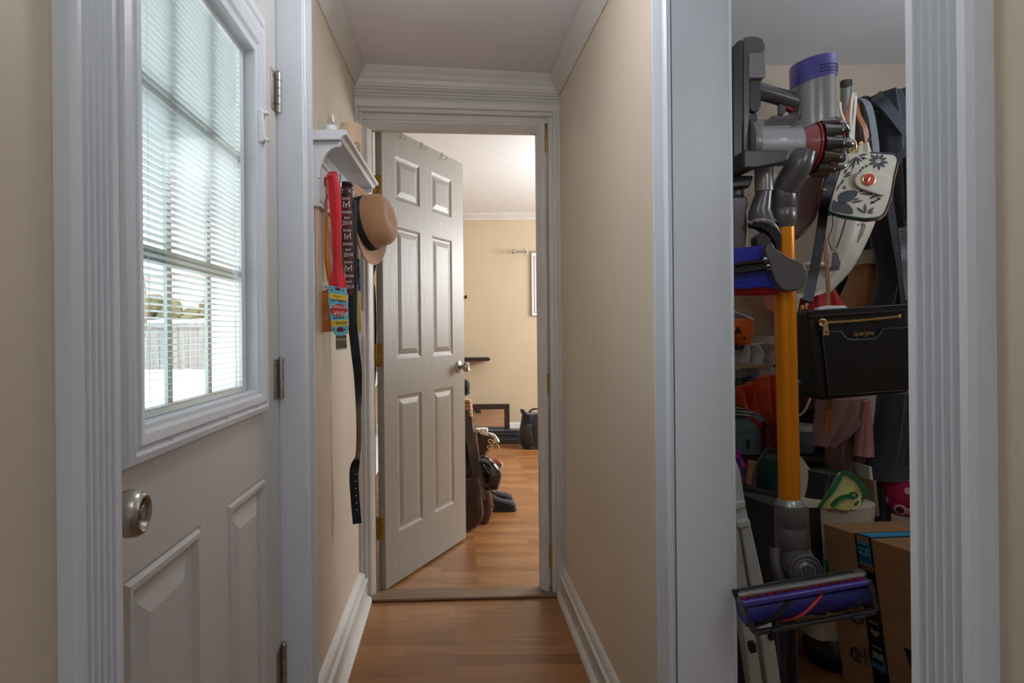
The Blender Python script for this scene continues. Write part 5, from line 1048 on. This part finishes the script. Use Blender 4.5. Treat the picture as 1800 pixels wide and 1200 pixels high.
m = MB(); rr_ = [P(1424, 556, Yc-.007), P(1480, 552, Yc-.007), P(1540, 548, Yc-.007), P(1600, 544, Yc-.007)]; m.tube(rr_, .0005, 5); m.tube([P(1484, 587, Yc-.008), P(1490, 596.5, Yc-.008), P(1498, 598, Yc-.008), P(1540, 596, Yc-.008), P(1548, 586, Yc-.008), P(1553, 577.5, Yc-.008), P(1600, 575, Yc-.008)], .0009, 5)
m.tube([P(1446, 590, Yc-.008), P(1452, 640, Yc-.008), P(1458, 694, Yc-.008), P(1520, 690, Yc-.008), P(1600, 685, Yc-.008)], .0008, 5); m.build('stitching', 'zippull', cb)
m = MB(); m.ribbon([P(1474, 262, 1.805), P(1464, 298, 1.74), P(1450, 352, 1.67), P(1444, 400, 1.67), P(1436, 450, 1.66), P(1428, 490, 1.65), P(1419, 530, Yc+.01)], .024, .004, (1, 0, .1), k=5); m.build('shoulder_strap', 'blackleather', cb, smooth_=True)
m = MB(); m.ribbon([P(1585, 400, 1.68), P(1592, 460, 1.68), P(1600, 530, Yc+.01)], .024, .004, (1, 0, .1), k=4); m.build('shoulder_strap', 'blackleather', cb, smooth_=True)
m = MB(); slab(m, [(1417, 533), (1422, 533), (1419, 544), (1415, 543)], Yc-.004, .008); slab(m, [(1410, 536), (1414, 537), (1413, 545), (1409, 544)], Yc-.002, .008); m.build('strap_ring', 'gold', cb, bevel=.001)
m = MB(); slab(m, [(1400, 560), (1420, 550), (1436, 650), (1425, 662), (1400, 672)], Yc+.085, .05, 1); tag(m.build('black_bag', 'blackcloth', None, bevel=.015, seg=4), 'soft black bag in shade between the orange tube and crossbody bag', 'bag')
ta = thing('leather_tassel', 'tan leather tassel dangling below the crossbody bag', 'tassel', P(1460, 757, 1.70))
m = MB(); slab(m, [(1455, 700), (1463, 700), (1465, 757), (1460, 757), (1459, 725), (1457, 757), (1451, 756)], 1.665, .004); m.build('strips', 'tanstrap', ta)
# boot behind
ug = thing('suede_boot', 'chestnut suede boot with a folded cream cuff behind the crossbody bag', 'boot', P(1500, 545, 2.0))
m = MB(); drape(m, [(1500, 462), (1504, 485), (1492, 510), (1478, 535), (1470, 548)], [(1537, 462), (1530, 485), (1526, 510), (1520, 535), (1516, 548)], 2.04, .11, .002, 1, 24, 14); m.build('shaft', 'uggs', ug, smooth_=True)
m = MB(); drape(m, [(1498, 443), (1499, 455), (1500, 466)], [(1540, 441), (1538, 455), (1536, 467)], 2.04, .125, .003, 2, 26, 6); m.build('cuff', 'canvas', ug, smooth_=True)
m = MB(); m.tube([P(1526, 467, 1.975), P(1522, 485, 1.98), P(1512, 520, 1.98), P(1510, 545, 1.98)], .0035, 8, k=4); m.build('piping', 'uggs', ug, smooth_=True)
m = MB(); drape(m, [(1410, 520), (1405, 545), (1402, 570), (1398, 600)], [(1465, 505), (1480, 530), (1490, 548), (1500, 560)], 1.92, .04, .004, 2, 24, 12); tag(m.build('red_bag', 'redcloth', None, smooth_=True), 'red cloth bag glimpsed under the ivory handbag', 'bag')
m = MB(); slab(m, [(1438, 541), (1456, 537), (1486, 537), (1492, 541), (1492, 560), (1438, 560)], 1.676, .02); tag(m.build('envelope', 'paper', None, bevel=.003), 'white envelope edge above the zip of the crossbody bag', 'envelope')
# ================================================================== CLOSET: SHELVES AT THE BACK LEFT
Ys = 2.35
su = thing('shelf_unit', 'dark wooden shelf unit standing deep in the closet behind the orange tube', 'shelf unit', (1.05, 2.5, 0))
xs0, xs1 = .90, 1.43
for z, yf in ((.30, 2.33), (.655, 2.33), (1.008, 2.60)):
    m = MB(); m.box(xs0, xs1, yf, 2.78, z-.02, z); m.build('shelf', 'darkwood', su, bevel=.002)
for x in (xs0-.02, xs1):
    m = MB(); m.box(x, x+.02, 2.33, 2.78, 0, 1.02); m.build('side_panel', 'darkwood', su, bevel=.002)
bx = thing('cardboard_box', 'brown cardboard carton with a torn edge and white label on the top shelf', 'box', P(1330, 600, 2.45))
m = MB(); q = [P(1270, 555, 2.36), P(1365, 620, 2.36)]
b0, b1 = P(1262, 590, 2.40), P(1388, 590, 2.40)
m.prism([P(1262, 536, 2.46), P(1372, 560, 2.46), P(1372, 590, 2.46), P(1320, 590, 2.46), P(1262, 580, 2.46)], (0, .26, 0)); m.build('box_body', 'kraftdark', bx, bevel=.004)
m = MB(); m.prism([P(1262, 515, 2.52), P(1372, 515, 2.52), P(1372, 562, 2.49), P(1262, 537, 2.47)], (0, .02, .0)); m.build('lid_flap', 'kraft', bx, bevel=.002)
m = MB(); m.prism([P(1283, 543, 2.458), P(1326, 560, 2.458), P(1320, 566, 2.458), P(1283, 556, 2.458)], (0, -.002, 0)); lb = m.build('label', 'paper', bx)
m = MB()
for i in range(3): m.tube([P(1290, 549+i*3, 2.454), P(1316, 559+i*2.2, 2.454)], .0012, 5)
m.build('label_print', 'ink', lb)
pk = thing('pumpkin_bucket', 'orange plastic pumpkin bucket with a black face on the shelf', 'bucket', P(1300, 612, 2.36))
m = MB(); o_ = P(1297, 611, 2.38); rr = 25*2.38/F
m.lathe([(rr*.55, 0), (rr*.9, .02), (rr*1.02, .06), (rr*1.0, .095), (rr*.9, .11), (rr*.86, .108), (rr*.9, .06), (rr*.5, .01), (.001, .01)], o_, Z, 30); pb2 = m.build('shell', 'pumpkin', pk, smooth_=True)
m = MB(); fy = 2.38-rr*1.06
for tri in (((1293, 586), (1298, 574), (1304, 586), (1299, 583)), ((1306, 596), (1310, 591), (1312, 597))): m.prism([P(a, b, fy) for a, b in tri], (0, .02, 0))
m.prism([P(a, b, fy) for a, b in ((1286, 592), (1292, 602), (1302, 609), (1310, 606), (1312, 612), (1300, 614), (1286, 604))], (0, .03, 0)); m.build('face', 'ink', pb2)
bgs = [('plastic_bag', 'crumpled white plastic bag beside the pumpkin bucket', 'bag', [(1290, 606), (1287, 622), (1284, 634), (1284, 640)], [(1335, 602), (1352, 612), (1353, 626), (1353, 638)], 2.40, .20, 'plasticbag', .02, 3.4),
 ('striped_cushion', 'pale striped cushion squeezed on the shelf under the white plastic bag', 'cushion', [(1284, 646), (1284, 656), (1284, 668), (1288, 674)], [(1345, 640), (1354, 648), (1353, 658), (1330, 672)], 2.42, .22, 'stripe', .008, 1.2),
 ('green_cloth', 'dull green folded cloth beneath the striped cushion', 'cloth', [(1284, 670), (1286, 678), (1290, 684)], [(1322, 662), (1330, 672), (1326, 680)], 2.24, .05, 'greendk', .006, 2),
 ('orange_bag', 'crumpled translucent orange plastic bag hanging over the shelf front', 'bag', [(1286, 686), (1284, 694), (1286, 704), (1292, 712)], [(1352, 660), (1372, 676), (1378, 706), (1374, 740)], 2.18, .05, 'orangebag', .015, 3.7),
 ('orange_bag', 'tall drooping fold of orange plastic bag next to the orange tube', 'bag', [(1330, 664), (1330, 690), (1336, 720), (1352, 745)], [(1372, 656), (1376, 690), (1376, 730), (1376, 748)], 2.14, .04, 'orangebag', .012, 2.3)]
for nm, lab, ct_, Lp, Rp, Y_, dp, mt_, am, nf in bgs:
    m = MB(); drape(m, Lp, Rp, Y_, dp, am, nf, 40, 20, len(lab)*.3); tag(m.build(nm, mt_, None, smooth_=True), lab, ct_)
m = MB(); slab(m, [(1322, 655), (1342, 664), (1340, 674), (1318, 684), (1316, 672)], 2.30, .02); tag(m.build('gift_wrap', 'tapeblue', None, bevel=.003), 'scrap of blue printed wrapping between cushion and orange bag', 'wrapping')
m = MB(); slab(m, [(1284, 652), (1300, 636), (1353, 642), (1353, 646), (1300, 648), (1284, 656)], 2.20, .09); tag(m.build('cardboard_flap', 'kraftdark', None, bevel=.002), 'torn cardboard flap lying between the plastic bag and striped cushion', 'cardboard')
for i in range(4):
    m = MB(); a = 707+i*5.5; m.prism([P(1262, a, 2.30+.01*i), P(1320-4*i, a+3.2, 2.30+.01*i), P(1338-5*i, a+6, 2.30+.01*i), P(1336-5*i, a+8, 2.30+.01*i), P(1262, a+3.6, 2.30+.01*i)], (0, .30, 0))
    tag(m.build('magazine', 'paper', None, bevel=.0008), ['topmost pale magazine in the stack on the shelf', 'second pale magazine from the top of the shelf stack', 'third pale magazine from the top of the shelf stack', 'lowest pale magazine of the shelf stack'][i], 'magazine', 'magazines stacked on the shelf')
fb = thing('file_box', 'grey teal card file box with a slot, under the magazines', 'box', P(1310, 800, 2.36))
m = MB(); m.prism([P(1250, 733, 2.36), P(1343, 731, 2.36), P(1345, 800, 2.36), P(1250, 800, 2.36)], (0, .30, 0)); m.build('box_body', 'tealbox', fb, bevel=.003)
m = MB(); slab(m, [(1262, 733), (1343, 730), (1343, 744), (1305, 762), (1262, 756)], 2.352, .006); m.build('flap', 'tealbox', fb, bevel=.002); m = MB(); slab(m, [(1314, 773), (1318, 772), (1318, 788), (1314, 789)], 2.355, .006); m.build('slot', 'ink', fb)
m = MB(); slab(m, [(1313, 731), (1322, 731), (1343, 747), (1343, 758)], 2.351, .004); m.build('red_band', 'redcloth', fb)
gb = thing('gift_box', 'dark red gift box with faint lettering beside the teal file box', 'box', P(1360, 795, 2.33))
m = MB(); m.prism([P(1345, 742, 2.33), P(1380, 740, 2.33), P(1380, 802, 2.33), P(1346, 800, 2.33)], (0, .16, 0)); gbb = m.build('box_body', 'crimson', gb, bevel=.003)
m = MB()
for i in range(5): m.tube([P(1350+2*math.sin(a*1.3), 750+i*10+a*1.6, 2.326) for a in range(5)], .001, 5, k=3)
m.build('script_print', 'pinkcloth', gbb)
mb_ = thing('gift_bag', 'magenta and purple chequered gift bag behind the white step stool', 'bag', P(1295, 840, 2.0))
m = MB(); m.prism([P(1280, 770, 1.80), P(1292, 776, 1.80), P(1312, 818, 1.80), P(1304, 868, 1.80), P(1280, 868, 1.80)], (0, .08, 0)); m.build('panel', Mpattern('magenta_check', (150, 30, 120), (52, 40, 120), 38, .5, 'checker'), mb_, bevel=.002)
wb = thing('white_tub', 'small grey white lidded tub in shade right of the orange tube', 'tub', P(1412, 810, 2.42))
m = MB(); a = P(1408, 806, 2.42); a.z = .6555; m.lathe([(.040, 0), (.048, .01), (.048, .085), (.045, .088), (.001, .088)], a, Z, 24); m.build('body', 'tealbox', wb, smooth_=True); m = MB(); m.lathe([(.052, .086), (.053, .088), (.053, .104), (.050, .108), (.001, .108)], a, Z, 24); m.build('lid', 'paper', wb, smooth_=True)
pc = thing('patterned_pouch', 'blue and red patterned pouch with a white cord, right of the orange tube', 'pouch', P(1410, 720, 2.35))
m = MB(); drape(m, [(1390, 662), (1388, 690), (1392, 720)], [(1428, 664), (1432, 680), (1424, 716)], 2.35, .08, .006, 2, 22, 10); m.build('body', 'maroon', pc, smooth_=True)
m = MB(); slab(m, [(1400, 664), (1412, 663), (1408, 675), (1403, 672)], 2.305, .004); m.build('patch', 'tapeblue', pc); m = MB(); m.tube([P(1428, 672, 2.30), P(1424, 700, 2.29), P(1414, 722, 2.29), P(1405, 730, 2.30)], .004, 6, k=4); m.build('cord', 'paper', pc, smooth_=True)
sp = thing('salmon_plate', 'salmon pink round plastic lid half hidden behind the orange tube', 'plate', P(1360, 560, 2.34))
m = MB(); m.lathe([(.045, 0), (.056, .006), (.058, .012), (.055, .012), (.044, .004), (.001, .004)], P(1366, 524, 2.425), -Yv, 26); m.build('disc', 'salmon', sp, smooth_=True)
# ================================================================== CLOSET: FLOOR LEVEL
ls = thing('step_stool', 'pale grey folded plastic step stool leaning at the left of the closet', 'step stool', P(1330, 1200, 1.5))
Yq = 1.50
m = MB(); slab(m, [(1276, 798), (1293, 806), (1302, 830), (1310, 880), (1277, 884)], Yq, .035); slab(m, [(1276, 884), (1311, 880), (1311, 893), (1276, 900)], Yq-.008, .043); slab(m, [(1276, 900), (1312, 893), (1316, 912), (1300, 920), (1276, 916)], Yq, .035)
slab(m, [(1296, 918), (1318, 912), (1321, 924), (1300, 930)], Yq-.012, .05); m.build('hinge_bracket', 'ladder', ls, bevel=.003)
for i, (p_, d_) in enumerate((([(1280, 926), (1300, 928), (1375, 1420), (1350, 1420)], 0), ([(1303, 928), (1320, 922), (1342, 1020), (1360, 1110), (1405, 1420), (1380, 1420), (1338, 1120)], -.006))):
    m = MB(); slab(m, p_, Yq+d_, .035); m.build('leg', 'ladder', ls, bevel=.004)
m = MB(); slab(m, [(1300, 1120), (1352, 1100), (1385, 1300), (1350, 1310)], Yq+.02, .01); m.build('web_panel', 'ladder', ls, bevel=.003)
for a, b in ((1322, 1140), (1355, 1118)):
    m = MB(); slab(m, [(a-3, b-8), (a+7, b-10), (a+9, b+6), (a-1, b+9)], Yq-.016, .02); m.build('latch', 'black', ls, bevel=.002)
# black tote at left, canvas tote
tb = thing('black_tote', 'black cloth tote bag standing behind the step stool', 'bag', P(1350, 1300, 1.80))
m = MB(); drape(m, [(1300, 866), (1296, 950), (1300, 1100), (1310, 1320)], [(1372, 878), (1376, 960), (1380, 1100), (1385, 1320)], 1.84, .22, .008, 2, 30, 20); m.build('body', 'blackcloth', tb, smooth_=True)
m = MB(); m.ribbon([P(1310, 858, 1.76), P(1335, 863, 1.73), P(1362, 870, 1.73), P(1376, 876, 1.74)], .012, .03, Z, k=4); m.tube([P(1322, 862, 1.75), P(1330, 820, 1.80), P(1350, 790, 1.86), P(1375, 800, 1.90)], .008, 8, k=6, flat=.5); m.build('handle', 'black', tb, smooth_=True)
m = MB(); slab(m, [(1317, 808), (1333, 812), (1328, 856), (1312, 850)], 1.90, .012); tag(m.build('cardboard_scrap', 'kraft', None, bevel=.002), 'upright strip of brown cardboard poking out of the black tote', 'cardboard')
m = MB(); drape(m, [(1345, 805), (1336, 825), (1335, 850), (1338, 872)], [(1372, 800), (1378, 820), (1375, 850), (1365, 876)], 1.93, .08, .008, 2, 24, 10); tag(m.build('green_scarf', 'forest', None, smooth_=True), 'dark forest green cloth stuffed in the black tote', 'cloth')
m = MB(); drape(m, [(1385, 800), (1370, 830), (1356, 860), (1350, 885)], [(1404, 800), (1422, 825), (1430, 842), (1412, 890)], 2.02, .07, .004, 1.5, 24, 12); tag(m.build('canvas_bag', 'canvas', None, smooth_=True), 'folded cream canvas bag leaning behind the orange tube', 'bag')
m = MB(); drape(m, [(1420, 826), (1418, 850), (1412, 880), (1410, 900)], [(1480, 834), (1478, 850), (1472, 872), (1470, 888)], 1.99, .06, .006, 2, 24, 10); tag(m.build('black_bag', 'blackcloth', None, smooth_=True), 'black folded bag inside the canvas tote behind the yellow cloth', 'bag')
m = MB(); drape(m, [(1430, 826), (1434, 832), (1446, 848)], [(1510, 824), (1540, 850), (1536, 880)], 2.05, .08, .008, 3, 28, 10); tag(m.build('olive_cloth', 'olive', None, smooth_=True), 'dark olive green cloth heaped at the back of the tote', 'cloth')
yc = thing('yellow_cloth', 'pale yellow folded bag with dark green binding sticking out of the canvas tote', 'cloth', P(1480, 890, 1.88)); Yy = 1.86
m = MB(); drape(m, [(1482, 832), (1466, 855), (1452, 880), (1446, 892)], [(1492, 834), (1512, 858), (1490, 866), (1466, 886)], Yy, .05, .004, 1.3, 26, 14, .4); drape(m, [(1478, 868), (1464, 882), (1460, 892)], [(1514, 864), (1510, 880), (1500, 892)], Yy-.01, .05, .004, 1.8, 26, 10); m.build('panel', 'yellowcloth', yc, smooth_=True)
m = MB(); m.ribbon([P(1439, 892, Yy-.03), P(1462, 862, Yy-.035), P(1482, 832, Yy-.03), P(1500, 838, Yy-.032), P(1514, 852, Yy-.03), P(1520, 868, Yy-.032), P(1512, 880, Yy-.03), P(1502, 888, Yy-.03)], .014, .006, (.6, 0, .7), k=5)
m.ribbon([P(1462, 890, Yy-.045), P(1474, 877, Yy-.05), P(1490, 872, Yy-.05), P(1500, 874, Yy-.045)], .012, .005, (0, 0, 1), k=4)
q = [P(1494, 868, Yy-.045), P(1499, 866, Yy-.05), P(1506, 869, Yy-.05), P(1504, 874, Yy-.05), P(1496, 873, Yy-.05), P(1494, 868, Yy-.045)]; m.tube(q, .0035, 6, k=4); m.build('binding', 'greentrim', yc, smooth_=True)
cvt = thing('canvas_tote', 'off white canvas tote bag with black webbing handles behind the cardboard box', 'bag', P(1440, 1140, 1.86)); Yt2 = 1.93
m = MB(); drape(m, [(1400, 884), (1403, 960), (1406, 1040), (1412, 1110)], [(1528, 878), (1524, 905), (1505, 1000), (1478, 1088)], Yt2, .17, .006, 1.5, 34, 22); m.build('body', 'canvas', cvt, smooth_=True)
m = MB(); m.ribbon([P(1432, 892, Yt2-.095), P(1434, 930, Yt2-.098), P(1437, 980, Yt2-.098), P(1442, 1080, Yt2-.1)], .030, .005, X, k=5); m.build('handle', 'black', cvt, smooth_=True)
m = MB(); m.ribbon([P(1452, 985, Yt2-.09), P(1455, 1005, Yt2-.092), P(1458, 1030, Yt2-.09)], .008, .006, X, k=3); m.build('green_piping', 'greentrim', cvt, smooth_=True)
m = MB(); drape(m, [(1525, 858), (1527, 900), (1530, 925)], [(1560, 850), (1560, 890), (1560, 925)], 2.0, .06, .005, 2, 20, 10); tag(m.build('black_cloth', 'blackcloth', None, smooth_=True), 'black cloth in shade between tote and magenta bag', 'cloth')
m = MB(); drape(m, [(1550, 840), (1552, 870), (1558, 892), (1568, 902)], [(1640, 838), (1640, 870), (1640, 890), (1640, 906)], 1.98, .09, .008, 2, 28, 14); tag(m.build('patterned_bag', 'magenta', None, smooth_=True), 'magenta bag printed with pale rings above the cardboard box', 'bag')
# waste bin
wbn = thing('waste_bin', 'silver topped dark pedal bin in shade below the canvas tote', 'bin', P(1472, 1400, 2.0))
o_ = P(1470, 1160, 2.13); o_.z = 0; hz_ = P(1450, 1130, 2.05).z
m = MB(); m.lathe([(.085, 0), (.090, .01), (.100, hz_-.055), (.103, hz_-.05), (.001, hz_-.05)], o_, Z, 28); m.build('body', 'binbody', wbn, smooth_=True)
m = MB(); m.lathe([(.090, hz_-.055), (.091, hz_-.012), (.084, hz_), (.001, hz_)], o_, Z, 28); m.build('rim', 'steel', wbn, smooth_=True)
m = MB(); m.lathe([(.03, hz_), (.03, hz_+.006), (.026, hz_+.009), (.001, hz_+.009)], o_+Vector((.03, -.02, 0)), Z, 20); m.build('lid_button', 'steel', wbn, smooth_=True)
# ================================================================== CARDBOARD BOX WITH TAPE
zb = .578; A = Vector((P(1446, 932, 1.78).x, 1.78, zb)); B = P(1598, 980, 1.555); B.z = zb
u = (B-A); u.z = 0; Lb = u.length+.06; u.normalize(); dn = Vector((.135, .02, -1)).normalized(); nrm = u.cross(dn).normalized()
if nrm.y > 0: nrm = -nrm
bk_ = Vector((.99, .08, 0)).normalized(); hb_ = .56
cx_ = thing('cardboard_box', 'large brown cardboard shipping box sealed with black printed tape, leaning in the closet', 'box', A+dn*hb_)
def BP(s, t, d=0): return A+u*s+dn*t+(nrm*d if d >= 0 else bk_*-d)
m = MB(); dpt = .34; m.add([BP(0, 0), BP(Lb, 0), BP(Lb, hb_), BP(0, hb_), BP(0, 0, -dpt), BP(Lb, 0, -dpt), BP(Lb, hb_, -dpt), BP(0, hb_, -dpt)], [(0, 1, 2, 3), (4, 7, 6, 5), (0, 4, 5, 1), (1, 5, 6, 2), (2, 6, 7, 3), (3, 7, 4, 0)]); bd = m.build('box_body', 'kraft', cx_, bevel=.002)
t0, t1 = .085, .125
def solve(px, py):     # (s, t) on the front face for a pixel
    d = (P(px, py, 1)-Vector((0, 0, H))); o = Vector((0, 0, H)); k = (A-o).dot(nrm)/d.dot(nrm); q = o+d*k-A
    s = q.dot(u); r = q-u*s; cuv = u.dot(dn)
    a = q.dot(u); b = q.dot(dn); det = 1-cuv*cuv; return ((a-b*cuv)/det, (b-a*cuv)/det)
sa, _ = solve(1503, 945); sb_, _ = solve(1532, 955)
tw = sb_-sa
m = MB(); m.prism([BP(sa, -.0005, .0012), BP(sb_, -.0005, .0012), BP(sb_, hb_, .0012), BP(sa, hb_, .0012)], nrm*-.001); m.prism([BP(sa, -.0012, 0), BP(sb_, -.0012, 0), BP(sb_, -.0012, -dpt), BP(sa, -.0012, -dpt)], dn*.001); tpe = m.build('tape', 'tape', cx_)
m = MB(); m.prism([BP(sa+.006, .004, .0018), BP(sb_-.006, .004, .0018), BP(sb_-.006, .076, .0018), BP(sa+.006, .076, .0018)], nrm*-.0005); m.prism([BP(sa+.006, -.0018, -.006), BP(sb_-.006, -.0018, -.006), BP(sb_-.006, -.0018, -.15), BP(sa+.006, -.0018, -.15)], dn*.0005); tl_ = m.build('tape_label', 'tapeblue', tpe)
m = MB(); m.prism([BP(sa+.006, .0, .0024), BP(sb_-.006, .0, .0024), BP(sb_-.006, .016, .0024), BP(sa+.006, .016, .0024)], nrm*-.0005); m.prism([BP(sa+.006, .077, .0024), BP(sb_-.002, .077, .0024), BP(sb_-.004, .092, .0024), BP(sa+.008, .092, .0024)], nrm*-.0005); kl = m.build('kraft_window', 'kraft', tpe)
sm = (sa+sb_)/2
def btext(mb, s_, size, s, t, rot=1, sx=1, fit=None):
    if fit:
        vs_, _ = textverts(s_, size); w_ = max(v.x for v in vs_)-min(v.x for v in vs_); sx = fit*tw/w_
    return text(mb, s_, size, BP(s, t, .0030), -u*rot, dn*rot*1.0, 0, sx)
m = MB(); btext(m, 'DEALS', .027, sm, .060, fit=.70); btext(m, 'FOR', .008, sm, .040, fit=.16); btext(m, 'MEMBERS', .010, sm, .026, fit=.62); btext(m, 'EXCLUSIVE', .013, sm, .084, fit=.70)
for a, b in ((sa+.009, sm-.010), (sm+.010, sb_-.009)): m.prism([BP(a, .039, .0028), BP(b, .039, .0028), BP(b, .041, .0028), BP(a, .041, .0028)], nrm*-.0004)
m.build('tape_lettering', 'ink', tpe)
def swoosh(mb, s, t, wd, w0): mb.tube([BP(s+wd/2, t+.006, .0022), BP(s+wd*.2, t-.010, .0022), BP(s-wd*.2, t-.010, .0022), BP(s-wd*.5, t+.004, .0022)], lambda q: w0*(.3+.7*math.sin(PI*q)), 6, k=5, side=dn, flat=.15)
m = MB()
for t_ in (.155, .358): btext(m, 'prime', .038, sm, t_, fit=.78); swoosh(m, sm, t_-.020, tw*.8, .0028)
m.build('tape_lettering', 'tapeblue', tpe)
m = MB()
for t_, s_ in ((.186, 'music'), (.202, 'voice'), (.236, 'free 2-day'), (.303, 'free returns')): btext(m, s_, .012, sm, t_, fit=.55)
m.prism([BP(sm-.012, .254, .002), BP(sm, .258, .002), BP(sm+.012, .254, .002), BP(sm+.012, .264, .002), BP(sm, .275, .002), BP(sm-.012, .264, .002)], nrm*-.0005)
m.prism([BP(sm-.014, .316, .002), BP(sm, .320, .002), BP(sm+.014, .316, .002), BP(sm+.014, .333, .002), BP(sm, .338, .002), BP(sm-.014, .333, .002)], nrm*-.0005)
m.build('tape_lettering', 'kraftdark', tpe)
m = MB(); s1, t1_ = solve(1504, 1080)
for r_ in (.024, .0205): m.tube([BP(s1+r_*math.cos(a*PI/14), t1_+r_*math.sin(a*PI/14), .0012) for a in range(29)], .0011, 5)
m.prism([BP(s1-.012, t1_-.007, .001), BP(s1+.012, t1_-.007, .001), BP(s1+.012, t1_-.003, .001), BP(s1-.012, t1_-.003, .001)], nrm*-.0004); text(m, 'BOX', .011, BP(s1, t1_+.004, .0012), -u, dn)
m.build('seal_print', 'ink', bd); m = MB(); s2, t2 = solve(1507, 1150)
m.tube([BP(s2+.016*math.cos(a*PI/14+.9), t2+.018*math.sin(a*PI/14+.9), .0012) for a in range(25)], .0032, 6); m.tube([BP(s2-.006, t2-.005, .0012), BP(s2+.004, t2-.003, .0012), BP(s2+.005, t2+.006, .0012), BP(s2-.005, t2+.006, .0012)], .002, 6)
s3, t3 = solve(1521, 1152); text(m, 'Corrugated', .013, BP(s3, t3, .0012), -dn, -u, 0, .8); s3, t3 = solve(1529, 1150); text(m, 'Recycles', .013, BP(s3, t3, .0012), -dn, -u, 0, .8)
m.build('recycling_print', 'ink', bd); m = MB(); s4, t4 = solve(1596, 1140); m.prism([BP(s4-.01, t4, .0012), BP(s4+.05, t4, .0012), BP(s4+.05, t4+.05, .0012), BP(s4, t4+.05, .0012)], nrm*-.0004)
m.build('box_print', 'ink', bd)
m = MB(); tp_ = lambda s, d: A+u*s-bk_*d-dn*.0012
m.tube([tp_(.16, -.10), tp_(.175, -.085), tp_(.22, -.075), tp_(.28, -.085)], .004, 6, k=5, side=u, flat=.1); m.build('smile_print', 'ink', bd)
